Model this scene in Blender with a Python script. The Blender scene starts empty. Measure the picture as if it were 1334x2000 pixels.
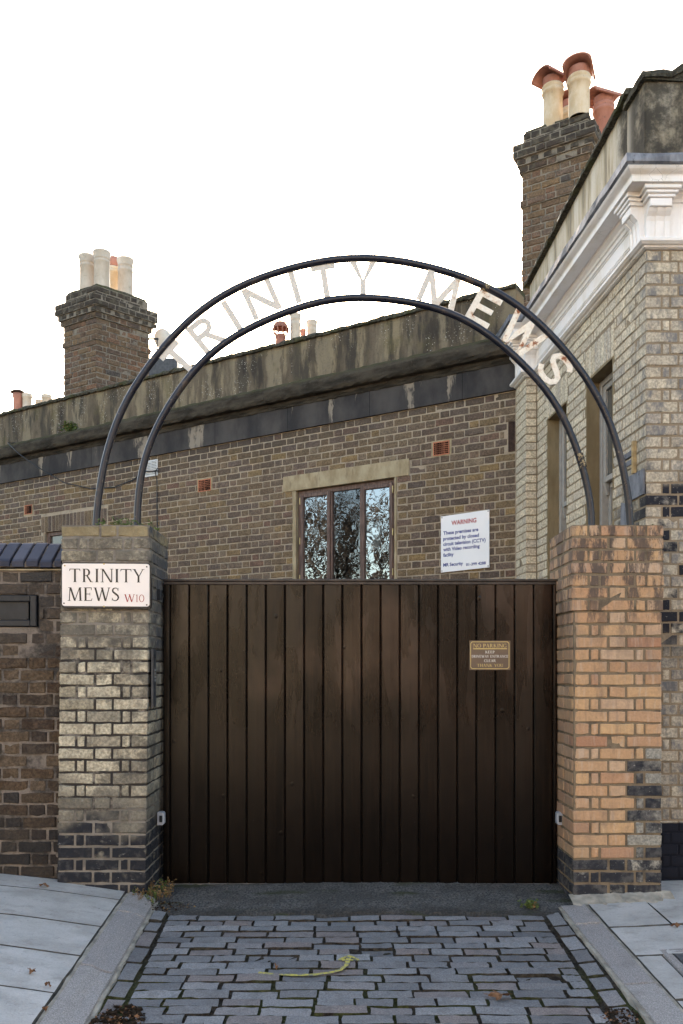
import bpy, math, random
from mathutils import Vector as V3
R = random.Random(7)
PI = math.pi
C = bpy.context.scene.collection
rad = math.radians
EYE = 1.44; FOC = 1600.0; CX = 667.0; CY = 1310.0      # measured from the photograph (pixels of a 1334 x 2000 picture)

# ------------------------------------------------------------------ mesh builder
class MB:
    def __init__(s): s.v = []; s.f = []; s.m = []; s.sm = []
    def add(s, vs, fs, mi=0, smooth=False):
        b = len(s.v); s.v.extend(vs)
        for f in fs:
            s.f.append([b + i for i in f]); s.m.append(mi); s.sm.append(smooth)
    def box(s, x0, x1, y0, y1, z0, z1, mi=0):
        s.hexa([(x0, y0, z0), (x1, y0, z0), (x1, y1, z0), (x0, y1, z0), (x0, y0, z1), (x1, y0, z1), (x1, y1, z1), (x0, y1, z1)], mi)
    def hexa(s, p, mi=0):
        s.add(p, [(0, 3, 2, 1), (4, 5, 6, 7), (0, 1, 5, 4), (1, 2, 6, 5), (2, 3, 7, 6), (3, 0, 4, 7)], mi)
    def fbox(s, F, u0, u1, v0, v1, w0, w1, mi=0, bev=0.0):
        if bev <= 0:
            s.hexa([F(u0, v0, w1), F(u1, v0, w1), F(u1, v0, w0), F(u0, v0, w0), F(u0, v1, w1), F(u1, v1, w1), F(u1, v1, w0), F(u0, v1, w0)], mi)
        else:
            b = bev
            ring = lambda w, i: [F(u0 + i, v0 + i, w), F(u1 - i, v0 + i, w), F(u1 - i, v1 - i, w), F(u0 + i, v1 - i, w)]
            vs = ring(w0, 0) + ring(w1 - b, 0) + ring(w1, b)
            fs = [(3, 2, 1, 0), (8, 9, 10, 11)]
            for k in (0, 4):
                for i in range(4):
                    j = (i + 1) % 4
                    fs.append((k + i, k + j, k + 4 + j, k + 4 + i))
            s.add(vs, fs, mi)
    def quad(s, a, b, c, d, mi=0): s.add([a, b, c, d], [(0, 1, 2, 3)], mi)
    def prism(s, poly, F, w0, w1, mi=0):
        n = len(poly)
        vs = [F(u, v, w0) for u, v in poly] + [F(u, v, w1) for u, v in poly]
        fs = [tuple(range(n - 1, -1, -1)), tuple(range(n, 2 * n))]
        for i in range(n):
            j = (i + 1) % n
            fs.append((i, j, n + j, n + i))
        s.add(vs, fs, mi)
    def tube(s, pts, r, seg=8, mi=0, caps=True, smooth=True):
        pts = [V3(p) for p in pts]; n = len(pts)
        rr = r if isinstance(r, (list, tuple)) else [r] * n
        vs = []; fs = []; ref = None
        for i, p in enumerate(pts):
            t = (pts[min(i + 1, n - 1)] - pts[max(i - 1, 0)])
            t = t.normalized() if t.length > 1e-9 else V3((0, 0, 1))
            if ref is None: ref = t.orthogonal().normalized()
            ref = (ref - t * ref.dot(t))
            ref = ref.normalized() if ref.length > 1e-6 else t.orthogonal().normalized()
            b = t.cross(ref)
            for k in range(seg):
                a = 2 * PI * k / seg
                vs.append(p + (ref * math.cos(a) + b * math.sin(a)) * rr[i])
        for i in range(n - 1):
            for k in range(seg):
                k2 = (k + 1) % seg
                fs.append((i * seg + k, i * seg + k2, (i + 1) * seg + k2, (i + 1) * seg + k))
        s.add(vs, fs, mi, smooth)
        if caps:
            s.add(vs[:seg], [tuple(range(seg - 1, -1, -1))], mi); s.add(vs[-seg:], [tuple(range(seg))], mi)
    def lathe(s, prof, c, seg=28, mi=0, smooth=True, lean=(0, 0)):
        vs = []; fs = []
        for r, z in prof:
            for k in range(seg):
                a = 2 * PI * k / seg
                vs.append((c[0] + r * math.cos(a) + lean[0] * z, c[1] + r * math.sin(a) + lean[1] * z, c[2] + z))
        for i in range(len(prof) - 1):
            for k in range(seg):
                k2 = (k + 1) % seg
                fs.append((i * seg + k, i * seg + k2, (i + 1) * seg + k2, (i + 1) * seg + k))
        s.add(vs, fs, mi, smooth)
    def build(s, name, mats, parent=None, loc=None):
        me = bpy.data.meshes.new(name)
        o0 = V3(parent_loc(parent)) if parent is not None else (V3(loc) if loc else V3((0, 0, 0)))
        me.from_pydata([tuple(V3(p) - o0) for p in s.v], [], s.f)
        if not isinstance(mats, (list, tuple)): mats = [mats]
        for m in mats: me.materials.append(m)
        me.polygons.foreach_set('material_index', s.m)
        me.polygons.foreach_set('use_smooth', s.sm)
        me.update()
        o = bpy.data.objects.new(name, me); C.objects.link(o)
        if parent is not None: o.parent = parent
        else: o.location = o0
        return o
def parent_loc(p):
    l = V3((0, 0, 0))
    while p is not None: l += V3(p.location); p = p.parent
    return l
def thing(name, label, cat, loc=(0, 0, 0), group=None):
    o = bpy.data.objects.new(name, None); C.objects.link(o); o.location = loc; o.empty_display_size = .1
    return tag(o, label, cat, group)
def tag(o, label, cat=None, group=None, kind=None):
    o['label'] = label
    if cat: o['category'] = cat
    if group: o['group'] = group
    if kind: o['kind'] = kind
    return o
class Frame:
    def __init__(s, o, u, n, v=(0, 0, 1)):
        s.o = V3(o); s.u = V3(u); s.n = V3(n); s.v = V3(v)
    def __call__(s, u, v, w=0.0): return s.o + s.u * u + s.v * v + s.n * w

# ------------------------------------------------------------------ node helper
class G:
    def __init__(s, name):
        s.m = bpy.data.materials.new(name); s.m.use_nodes = True
        s.nt = s.m.node_tree; s.nt.nodes.clear()
        s.out = s.nt.nodes.new('ShaderNodeOutputMaterial')
        s.bs = s.nt.nodes.new('ShaderNodeBsdfPrincipled')
        s.nt.links.new(s.bs.outputs[0], s.out.inputs[0])
        s.geo = s.nt.nodes.new('ShaderNodeNewGeometry')
        s.pos = s.geo.outputs['Position']; s.rnd = s.geo.outputs['Random Per Island']
        sp = s.nt.nodes.new('ShaderNodeSeparateXYZ'); s.L(s.pos, sp.inputs[0])
        s.x, s.y, s.z = sp.outputs
    def L(s, a, b): s.nt.links.new(a, b)
    def put(s, sock, val):
        if hasattr(val, 'is_linked') or isinstance(val, bpy.types.NodeSocket): s.L(val, sock)
        else:
            if isinstance(val, (tuple, list)) and len(val) == 3 and sock.type == 'RGBA': val = (*val, 1)
            sock.default_value = val
    def math(s, op, a, b=0.0, clamp=False):
        n = s.nt.nodes.new('ShaderNodeMath'); n.operation = op; n.use_clamp = clamp
        s.put(n.inputs[0], a); s.put(n.inputs[1], b); return n.outputs[0]
    def mix(s, f, a, b, mode='MIX'):
        n = s.nt.nodes.new('ShaderNodeMix'); n.data_type = 'RGBA'; n.blend_type = mode
        s.put(n.inputs['Factor'], f); s.put(n.inputs[6], a); s.put(n.inputs[7], b); return n.outputs[2]
    def noise(s, vec=None, scale=5.0, detail=4.0, rough=.55, dist=0.0, dims='3D', w=None):
        n = s.nt.nodes.new('ShaderNodeTexNoise'); n.noise_dimensions = dims
        if dims != '1D': s.L(vec if vec is not None else s.pos, n.inputs['Vector'])
        if w is not None: s.put(n.inputs['W'], w)
        n.inputs['Scale'].default_value = scale; n.inputs['Detail'].default_value = detail
        n.inputs['Roughness'].default_value = rough; n.inputs['Distortion'].default_value = dist
        return n.outputs[0]
    def vor(s, vec=None, scale=5.0, feat='F1'):
        n = s.nt.nodes.new('ShaderNodeTexVoronoi'); n.feature = feat
        s.L(vec if vec is not None else s.pos, n.inputs['Vector']); n.inputs['Scale'].default_value = scale
        return n.outputs[0]
    def ramp(s, f, stops, const=False):
        n = s.nt.nodes.new('ShaderNodeValToRGB'); cr = n.color_ramp
        if const: cr.interpolation = 'CONSTANT'
        while len(cr.elements) < len(stops): cr.elements.new(.5)
        for e, (p, c) in zip(cr.elements, stops):
            e.position = p; e.color = (c, c, c, 1) if isinstance(c, (int, float)) else (*c, 1)
        s.put(n.inputs[0], f); return n.outputs[0]
    def mr(s, v, a, b, c=0.0, d=1.0):
        n = s.nt.nodes.new('ShaderNodeMapRange'); n.interpolation_type = 'SMOOTHSTEP'
        s.put(n.inputs[0], v); s.put(n.inputs[1], a); s.put(n.inputs[2], b); s.put(n.inputs[3], c); s.put(n.inputs[4], d)
        return n.outputs[0]
    def comb(s, x, y, z):
        n = s.nt.nodes.new('ShaderNodeCombineXYZ'); s.put(n.inputs[0], x); s.put(n.inputs[1], y); s.put(n.inputs[2], z); return n.outputs[0]
    def scaled(s, sx, sy, sz, vec=None):
        n = s.nt.nodes.new('ShaderNodeMapping'); n.inputs['Scale'].default_value = (sx, sy, sz)
        s.L(vec if vec is not None else s.pos, n.inputs[0]); return n.outputs[0]
    def dot(s, d):
        n = s.nt.nodes.new('ShaderNodeVectorMath'); n.operation = 'DOT_PRODUCT'
        s.L(s.pos, n.inputs[0]); n.inputs[1].default_value = d; return n.outputs['Value']
    def bump(s, h, strength=.4, dist=.01, nrm=None):
        n = s.nt.nodes.new('ShaderNodeBump'); n.inputs['Strength'].default_value = strength; n.inputs['Distance'].default_value = dist
        s.L(h, n.inputs['Height'])
        if nrm is not None: s.L(nrm, n.inputs['Normal'])
        s.L(n.outputs[0], s.bs.inputs['Normal']); return n.outputs[0]
    def set(s, color=None, rough=None, spec=None, metal=None):
        if color is not None: s.put(s.bs.inputs['Base Color'], color)
        if rough is not None: s.put(s.bs.inputs['Roughness'], rough)
        if spec is not None: s.put(s.bs.inputs['Specular IOR Level'], spec)
        if metal is not None: s.put(s.bs.inputs['Metallic'], metal)
        return s.m
def simple(name, col, rough=.6, spec=.3, metal=0.0, var=.25, scale=20, bump=.15, bdist=.003):
    g = G(name); n = g.noise(scale=scale, detail=5)
    c = g.mix(g.mr(n, .25, .75), tuple(x * (1 - var) for x in col), tuple(min(1, x * (1 + var)) for x in col))
    if bump: g.bump(g.noise(scale=scale * 4, detail=4), bump, bdist)
    return g.set(c, rough, spec, metal)
def brick_base(g, ramp, grain=.45, gs=55, lo=.55, hi=1.25):
    base = g.ramp(g.rnd, ramp)
    offs = g.nt.nodes.new('ShaderNodeVectorMath'); offs.operation = 'ADD'; g.L(g.pos, offs.inputs[0])
    k = g.math('MULTIPLY', g.rnd, 91.0); g.L(g.comb(k, g.math('MULTIPLY', k, 1.7), k), offs.inputs[1]); p = offs.outputs[0]
    n1 = g.noise(p, gs, 5, .65); n2 = g.noise(p, 14, 4, .6)
    c = g.mix(g.mr(n1, .3, .72), g.mix(1.0, base, (lo, lo * .99, lo * .98), 'MULTIPLY'), g.mix(1.0, base, (hi, hi * .98, hi * .95), 'MULTIPLY'))
    c = g.mix(g.math('MULTIPLY', g.mr(n2, .42, .68), grain), c, g.mix(1.0, base, (.42, .40, .40), 'MULTIPLY'))
    pits = g.mr(g.vor(p, 95), .06, .2)
    return c, p, n1, n2, pits
def mortar_mat(name, col, dark, m=.5, sc=9, bump=.7):
    g = G(name); n = g.noise(scale=sc, detail=6, rough=.65); f = g.noise(scale=160, detail=3)
    c = g.mix(g.mr(n, m - .12, m + .12), col, dark); c = g.mix(g.math('MULTIPLY', g.mr(f, .4, .7), .35), c, tuple(x * .5 for x in col))
    g.bump(g.noise(scale=120, detail=5), bump, .006); return g.set(c, .95, .1)

M = {}
# ---- brickwork
def mk_bricks():
    # yellow-brown London stocks of the rear house
    g = G('stock_brick')
    c, p, n1, n2, pits = brick_base(g, [(0, (.125, .092, .074)), (.12, (.18, .128, .08)), (.24, (.145, .112, .094)), (.36, (.205, .148, .085)), (.48, (.16, .12, .098)), (.58, (.185, .135, .085)), (.68, (.115, .088, .074)), (.78, (.26, .18, .09)), (.86, (.165, .125, .10)), (.93, (.17, .105, .078)), (1, (.23, .18, .125))])
    c = g.mix(g.math('MULTIPLY', g.math('SUBTRACT', 1.0, pits), .45), c, (.03, .025, .022))
    soot = g.math('MULTIPLY', g.mr(g.math('ADD', g.z, g.math('MULTIPLY', g.noise(scale=1.4), .8)), 4.3, 4.9), .65)
    c = g.mix(soot, c, (.045, .038, .034))
    g.bump(g.math('ADD', n1, g.math('MULTIPLY', n2, 1.5)), .75, .006); M['stock'] = g.set(c, .92, .15)
    # chimney stocks, sooty at the head
    g = G('chimney_brick')
    c, p, n1, n2, pits = brick_base(g, [(0, (.12, .08, .06)), (.25, (.16, .11, .07)), (.42, (.11, .08, .065)), (.6, (.19, .13, .08)), (.75, (.14, .105, .085)), (.90, (.20, .115, .075)), (1, (.085, .075, .07))])
    att = g.nt.nodes.new('ShaderNodeAttribute'); att.attribute_name = 'head'
    sm = g.mr(g.math('ADD', att.outputs['Fac'], g.math('MULTIPLY', g.math('SUBTRACT', g.noise(scale=5), .5), .6)), .35, .6)
    c = g.mix(g.math('MULTIPLY', sm, .85), c, (.035, .032, .03))
    c = g.mix(g.math('MULTIPLY', g.mr(g.math('MULTIPLY', sm, g.noise(scale=13, detail=6)), .45, .62), .45), c, (.13, .115, .085))
    g.bump(g.math('ADD', n1, g.math('MULTIPLY', n2, 1.5)), .8, .008); M['chim'] = g.set(c, .93, .1)
    # pale gault bricks of the corner house
    g = G('pale_brick')
    c, p, n1, n2, pits = brick_base(g, [(0, (.56, .475, .35)), (.3, (.67, .585, .44)), (.55, (.53, .455, .35)), (.8, (.70, .61, .46)), (1, (.49, .43, .35))], .2)
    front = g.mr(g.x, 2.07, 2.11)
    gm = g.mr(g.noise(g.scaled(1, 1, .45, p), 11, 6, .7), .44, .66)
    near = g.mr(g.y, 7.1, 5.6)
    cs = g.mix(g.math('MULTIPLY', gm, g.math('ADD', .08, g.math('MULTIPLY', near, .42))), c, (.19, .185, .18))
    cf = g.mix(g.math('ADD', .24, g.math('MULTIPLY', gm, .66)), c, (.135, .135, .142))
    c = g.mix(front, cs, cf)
    # the old tar coat on the front below about 2.8 m, with bare patches
    lo = g.mr(g.math('ADD', g.z, g.math('MULTIPLY', g.math('SUBTRACT', g.noise(scale=2.2, detail=5), .5), .9)), 2.95, 2.75)
    patch = g.mr(g.math('ADD', g.math('MULTIPLY', g.noise(p, 9, 5, .6), .55), g.math('MULTIPLY', g.rnd, .75)), .44, .56)
    rr = 0
    lowz = g.mr(g.math('ADD', g.z, g.math('MULTIPLY', g.noise(scale=3), .3)), 1.55, 1.9)
    tar = g.math('MULTIPLY', g.math('MULTIPLY', lo, patch), g.math('ADD', .22, g.math('MULTIPLY', lowz, .78)))
    side_tar = g.mr(g.math('ADD', g.math('MULTIPLY', g.math('SUBTRACT', 6.35, g.y), .55), g.math('SUBTRACT', 2.6, g.z)), -.12, .2)
    tar = g.mix(front, g.math('MULTIPLY', g.math('MULTIPLY', side_tar, g.mr(g.noise(p, 9, 5), .36, .52)), .75), tar)
    c = g.mix(tar, c, (.022, .022, .028))
    c = g.mix(g.math('MULTIPLY', tar, g.math('MULTIPLY', g.mr(g.noise(p, 40, 4, .7), .62, .68), .8)), c, (.30, .28, .24))
    base = g.math('MULTIPLY', front, g.mr(g.z, .40, .385)); c = g.mix(base, c, (.012, .013, .02))
    g.bump(g.math('ADD', n1, g.math('MULTIPLY', n2, 1.2)), .5, .005); M['pale'] = g.set(c, .88, .2)
    # sooty garden wall
    g = G('sooty_brick')
    c, p, n1, n2, pits = brick_base(g, [(0, (.05, .045, .042)), (.25, (.085, .06, .045)), (.45, (.11, .075, .048)), (.6, (.06, .05, .045)), (.8, (.12, .085, .055)), (1, (.14, .105, .075))], .6)
    low = g.mr(g.math('ADD', g.z, g.math('MULTIPLY', g.noise(scale=3), .5)), .95, .55)
    c = g.mix(g.math('MULTIPLY', low, .75), c, (.028, .027, .027))
    c = g.mix(g.math('MULTIPLY', g.mr(g.z, 1.45, 1.75), .5), c, (.07, .066, .062))
    g.bump(g.math('ADD', g.math('MULTIPLY', n1, 1.2), g.math('MULTIPLY', n2, 2.2)), .95, .012); M['sooty'] = g.set(c, .93, .15)
    # left gate pier: cream in the middle, sooty above, tarred at the foot
    g = G('cream_pier_brick')
    c, p, n1, n2, pits = brick_base(g, [(0, (.36, .32, .235)), (.25, (.56, .505, .385)), (.42, (.30, .265, .20)), (.6, (.60, .545, .415)), (.8, (.46, .41, .31)), (.92, (.24, .215, .17)), (1, (.52, .47, .36))], .45)
    wob = g.math('MULTIPLY', g.math('SUBTRACT', g.noise(scale=3.2, detail=4), .5), .7)
    zz = g.math('ADD', g.z, wob)
    up = g.math('MULTIPLY', g.mr(zz, 1.40, 1.65), .85); upn = g.mr(g.noise(p, 7, 6, .7), .32, .6)
    c = g.mix(g.math('MULTIPLY', up, upn), c, (.115, .104, .088))
    edge = g.mr(g.math('ADD', g.noise(p, 10, 6, .7), g.math('MULTIPLY', g.math('SUBTRACT', g.noise(scale=2.5), .5), .5)), .50, .66)
    c = g.mix(g.math('MULTIPLY', edge, .6), c, (.075, .068, .058))
    mid = g.math('MULTIPLY', g.mr(zz, .85, .55), .75); c = g.mix(mid, c, (.10, .092, .08))
    foot = g.math('MULTIPLY', g.mr(zz, .55, .38), g.mr(g.noise(p, 9, 5, .6), .28, .42))
    c = g.mix(foot, c, g.mix(g.mr(n2, .5, .7), (.022, .023, .028), (.06, .058, .06)))
    topc = g.mr(g.z, 2.30, 2.31); c = g.mix(g.math('MULTIPLY', topc, .8), c, g.ramp(g.noise(p, 9, 5), [(.3, (.20, .155, .085)), (.65, (.34, .27, .145))]))
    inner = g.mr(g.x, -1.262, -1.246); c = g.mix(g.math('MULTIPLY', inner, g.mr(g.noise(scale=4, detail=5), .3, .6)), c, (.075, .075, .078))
    c = g.mix(g.math('MULTIPLY', g.mr(g.noise(scale=26, detail=5, rough=.7), .62, .72), .4), c, (.42, .40, .37))
    g.bump(g.math('ADD', n1, g.math('MULTIPLY', n2, 1.8)), .8, .008); M['cream'] = g.set(c, .9, .2)
    # right gate pier: orange with dark streaks near the top; stocks and tar low down on the right
    g = G('orange_pier_brick')
    c, p, n1, n2, pits = brick_base(g, [(0, (.45, .265, .145)), (.18, (.52, .34, .195)), (.36, (.43, .25, .15)), (.55, (.55, .355, .19)), (.72, (.48, .285, .16)), (.86, (.52, .365, .24)), (1, (.38, .20, .12))], .08, 60, .86, 1.08)
    st = g.noise(g.scaled(1, 1, .12, p), 38, 4, .6)
    c = g.mix(g.math('MULTIPLY', g.mr(st, .52, .70), .4), c, (.52, .42, .33))
    streak = g.mr(g.noise(g.scaled(1, 1, .3), 7, 6, .75), .47, .57)
    c = g.mix(g.math('MULTIPLY', g.math('MULTIPLY', streak, g.mr(g.math('ADD', g.z, g.math('MULTIPLY', g.noise(scale=6), .4)), 1.6, 2.2)), .92), c, (.085, .066, .056)); c = g.mix(g.math('MULTIPLY', g.mr(g.noise(g.scaled(1, 1, .08), 30, 5, .6), .56, .66), .35), c, (.24, .16, .12))
    c = g.mix(g.math('MULTIPLY', g.mr(g.noise(g.scaled(1, 1, .4, p), 12, 5, .7), .56, .72), .5), c, (.20, .14, .105)); c = g.mix(g.math('MULTIPLY', g.mr(g.noise(g.scaled(1, 1, .5), 3.2, 6, .7), .48, .66), .45), c, (.24, .17, .125))
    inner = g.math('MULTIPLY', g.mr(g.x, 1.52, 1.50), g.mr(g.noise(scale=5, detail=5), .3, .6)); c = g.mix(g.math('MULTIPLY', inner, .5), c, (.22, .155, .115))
    g.bump(g.math('ADD', n1, n2), .4, .004); M['orange'] = g.set(c, .85, .25)
    g = G('mixed_pier_brick')
    c, p, n1, n2, pits = brick_base(g, [(0, (.38, .36, .31)), (.4, (.28, .27, .24)), (.7, (.34, .32, .28)), (1, (.42, .39, .33))], .3)
    tar = g.mr(g.math('ADD', g.math('MULTIPLY', g.math('SUBTRACT', 1.0, g.z), .30), g.math('ADD', g.math('MULTIPLY', g.noise(p, 9, 6, .65), .6), g.math('MULTIPLY', g.rnd, .6))), .66, .84)
    tar = g.math('MAXIMUM', tar, g.math('MULTIPLY', g.mr(g.z, .26, .22), g.mr(g.noise(p, 10, 6, .7), .34, .50)))
    c = g.mix(tar, c, g.mix(g.mr(n2, .42, .66), (.025, .026, .032), (.085, .08, .078)))
    c = g.mix(g.math('MULTIPLY', g.mr(g.noise(p, 60, 3, .7), .66, .70), .7), c, (.36, .34, .31))
    g.bump(g.math('ADD', n1, n2), .6, .006); M['mixed'] = g.set(c, .85, .25)
    M['m_pale'] = mortar_mat('pale_mortar', (.27, .21, .145), (.19, .15, .105), .58)
    nt = M['m_pale'].node_tree; b_ = next(n for n in nt.nodes if n.type == 'BSDF_PRINCIPLED'); gg = object.__new__(G); gg.nt = nt; gg.bs = b_; ps = next(n for n in nt.nodes if n.type == 'SEPXYZ').outputs
    src = b_.inputs['Base Color'].links[0].from_socket; gg.L(gg.mix(gg.math('MULTIPLY', gg.mr(ps[2], .40, .385), gg.mr(ps[0], 2.07, 2.10)), src, (.013, .014, .020)), b_.inputs['Base Color'])
    M['m_tan'] = mortar_mat('tan_mortar', (.38, .31, .23), (.25, .20, .145), .58)
    M['m_brown'] = mortar_mat('brown_mortar', (.22, .17, .115), (.12, .095, .07), .55)
    M['m_grey'] = mortar_mat('grey_mortar', (.22, .185, .155), (.045, .04, .037), .50, 6)
    g = G('dark_mortar'); n = g.noise(scale=6, detail=6, rough=.65); zz = g.math('ADD', g.z, g.math('MULTIPLY', g.math('SUBTRACT', g.noise(scale=3), .5), .5))
    dk = g.math('MULTIPLY', g.mr(zz, .50, .62), g.mr(zz, 1.75, 1.5)); dk = g.math('MAXIMUM', g.math('MULTIPLY', dk, g.mr(n, .66, .52)), g.math('MULTIPLY', g.mr(n, .56, .46), .35))
    c = g.mix(dk, (.23, .205, .175), (.045, .04, .037)); g.bump(g.noise(scale=120, detail=5), .7, .006); M['m_dark'] = g.set(c, .95, .1)
    M['m_chim'] = mortar_mat('chimney_mortar', (.22, .19, .155), (.09, .08, .07), .55)
mk_bricks()

def mk_stucco():
    rd = (-.857, .515, 0)
    # dark weathered cement of the rear house's parapet and entablature
    g = G('weathered_cement'); s = g.dot(rd); q = g.comb(g.math('MULTIPLY', s, 1.0), g.z, g.math('MULTIPLY', g.y, .05))
    big = g.noise(g.scaled(.9, .35, 1, q), 2.3, 5, .6); st = g.noise(g.scaled(1, .16, 1, q), 6.5, 6, .65); fine = g.noise(scale=45, detail=6, rough=.7)
    c = g.mix(g.mr(big, .38, .62), (.070, .056, .042), (.14, .112, .080))
    bd = g.noise(dims='1D', w=g.math('ADD', s, g.math('MULTIPLY', g.noise(q, 5, 4), .16)), scale=2.6, detail=3, rough=.6); zf = g.mr(g.z, 5.42, 5.2)
    c = g.mix(g.math('MULTIPLY', g.mr(bd, .52, .62), g.math('ADD', .35, g.math('MULTIPLY', g.mr(fine, .3, .6), .4))), c, (.25, .205, .14)); c = g.mix(g.math('MULTIPLY', g.mr(bd, .46, .36), .6), c, (.04, .036, .032))
    c = g.mix(g.math('MULTIPLY', g.mr(st, .50, .66), .85), c, (.25, .20, .13))
    c = g.mix(g.math('MULTIPLY', g.mr(st, .47, .36), .75), c, (.036, .032, .029))
    zl = g.mr(g.z, 4.9, 5.35)
    ol = g.math('MULTIPLY', g.mr(g.noise(q, 3.1, 4), .54, .68), .4); c = g.mix(ol, c, (.115, .098, .046))
    sp = g.math('MULTIPLY', g.mr(g.vor(scale=40), .28, .08), g.mr(g.noise(g.scaled(1, .4, 1, q), 4.3, 5), .50, .62)); c = g.mix(sp, c, (.50, .47, .42))
    c = g.mix(g.math('MULTIPLY', g.mr(fine, .5, .75), .5), c, (.035, .032, .028))
    g.bump(g.math('ADD', fine, g.math('MULTIPLY', big, 1.5)), .7, .012); M['cement'] = g.set(c, .95, .1)
    g = G('sooty_cornice'); s = g.dot(rd); q = g.comb(s, g.z, 0.0); fine = g.noise(scale=40, detail=6, rough=.72)
    c = g.mix(g.mr(g.noise(g.scaled(1, 3, 1, q), 3, 5, .6), .35, .65), (.030, .026, .021), (.072, .060, .046))
    c = g.mix(g.math('MULTIPLY', g.mr(fine, .58, .72), .55), c, (.135, .115, .085))
    c = g.mix(g.math('MULTIPLY', g.mr(g.math('ADD', g.z, g.math('MULTIPLY', fine, .12)), 4.87, 4.93), .6), c, (.07, .066, .028))
    g.bump(fine, .9, .014); M['cornice'] = g.set(c, .95, .1)
    g = G('black_frieze'); s = g.dot(rd); q = g.comb(s, g.z, 0.0)
    c = g.mix(g.mr(g.noise(g.scaled(1, .5, 1, q), 2.2, 5, .6), .35, .65), (.030, .028, .029), (.072, .064, .060))
    dr = g.mr(g.noise(dims='1D', w=g.math('ADD', s, g.math('MULTIPLY', g.noise(q, 9, 4), .10)), scale=1.9, detail=5, rough=.68), g.math('ADD', .57, g.math('MULTIPLY', g.math('SUBTRACT', 4.62, g.z), .18)), g.math('ADD', .61, g.math('MULTIPLY', g.math('SUBTRACT', 4.62, g.z), .18)))
    dr = g.math('MULTIPLY', dr, g.mr(g.noise(g.scaled(1, .5, 1, q), 7, 5, .65), .40, .52))
    c = g.mix(g.math('MULTIPLY', dr, .85), c, (.27, .225, .175))
    seam = g.math('LESS_THAN', g.math('FRACT', g.math('DIVIDE', s, 1.13)), .006); c = g.mix(seam, c, (.01, .01, .01))
    g.bump(g.noise(scale=60, detail=5), .35, .006); M['frieze'] = g.set(c, .85, .2)
    # beige cement of the corner house's parapet
    g = G('beige_cement'); st = g.noise(g.scaled(1, 1, .12), 7, 6, .65); fine = g.noise(scale=55, detail=6, rough=.72); big = g.noise(scale=2.5, detail=5)
    c = g.mix(g.mr(st, .38, .64), (.40, .33, .225), (.58, .52, .43))
    c = g.mix(g.math('MULTIPLY', g.mr(st, .46, .36), .7), c, (.17, .145, .115))
    c = g.mix(g.math('MULTIPLY', g.mr(fine, .55, .7), .35), c, (.22, .19, .15))
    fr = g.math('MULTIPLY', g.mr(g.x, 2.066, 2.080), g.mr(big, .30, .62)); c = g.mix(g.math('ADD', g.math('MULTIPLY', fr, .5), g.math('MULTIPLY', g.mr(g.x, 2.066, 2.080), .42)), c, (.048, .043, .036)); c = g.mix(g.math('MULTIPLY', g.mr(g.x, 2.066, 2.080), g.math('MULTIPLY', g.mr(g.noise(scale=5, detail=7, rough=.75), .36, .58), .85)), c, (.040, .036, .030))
    g.bump(g.math('ADD', fine, big), .6, .010); M['beige'] = g.set(c, .93, .12)
    g = G('mossy_coping'); fine = g.noise(scale=38, detail=7, rough=.75); big = g.noise(scale=5, detail=5)
    c = g.mix(g.mr(fine, .35, .68), (.035, .032, .026), (.125, .115, .088)); c = g.mix(g.math('MULTIPLY', g.mr(big, .48, .62), .5), c, (.075, .078, .03))
    g.bump(fine, 1.0, .025); M['coping'] = g.set(c, .97, .08)
    g = G('white_paintwork'); n = g.noise(g.scaled(1, 1, .4), 6, 6, .6); cr = g.vor(scale=11, feat='DISTANCE_TO_EDGE')
    c = g.mix(g.mr(n, .45, .75), (.80, .76, .735), (.69, .63, .555))
    c = g.mix(g.math('MULTIPLY', g.mr(cr, .010, .0), g.mr(g.noise(scale=3), .55, .65)), c, (.25, .22, .19))
    g.bump(g.noise(scale=28, detail=6), .25, .005); M['white'] = g.set(c, .55, .35)
    g = G('lead_sheet'); n = g.noise(g.scaled(1, 1, .5), 8, 6, .65)
    c = g.mix(g.mr(n, .35, .7), (.10, .105, .125), (.24, .245, .27)); c = g.mix(g.math('MULTIPLY', g.mr(g.noise(scale=18, detail=5), .6, .7), .7), c, (.035, .035, .038))
    g.bump(n, .5, .01); M['lead'] = g.set(c, .55, .4, .3)
    g = G('lintel_stone'); n = g.noise(g.scaled(1, 1, .5), 9, 6, .65)
    c = g.mix(g.mr(n, .35, .68), (.27, .21, .125), (.40, .33, .215)); c = g.mix(g.math('MULTIPLY', g.mr(g.noise(g.scaled(1, 1, .25), 22, 5), .55, .7), .5), c, (.17, .13, .085))
    g.bump(g.noise(scale=70, detail=5), .4, .005); M['lintel'] = g.set(c, .9, .15)
    g = G('tan_render'); n = g.noise(g.scaled(1, 1, .3), 6, 6, .65)
    c = g.mix(g.mr(n, .35, .7), (.185, .138, .078), (.285, .22, .13)); g.bump(g.noise(scale=60, detail=5), .3, .004); M['render'] = g.set(c, .92, .12)
mk_stucco()

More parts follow.
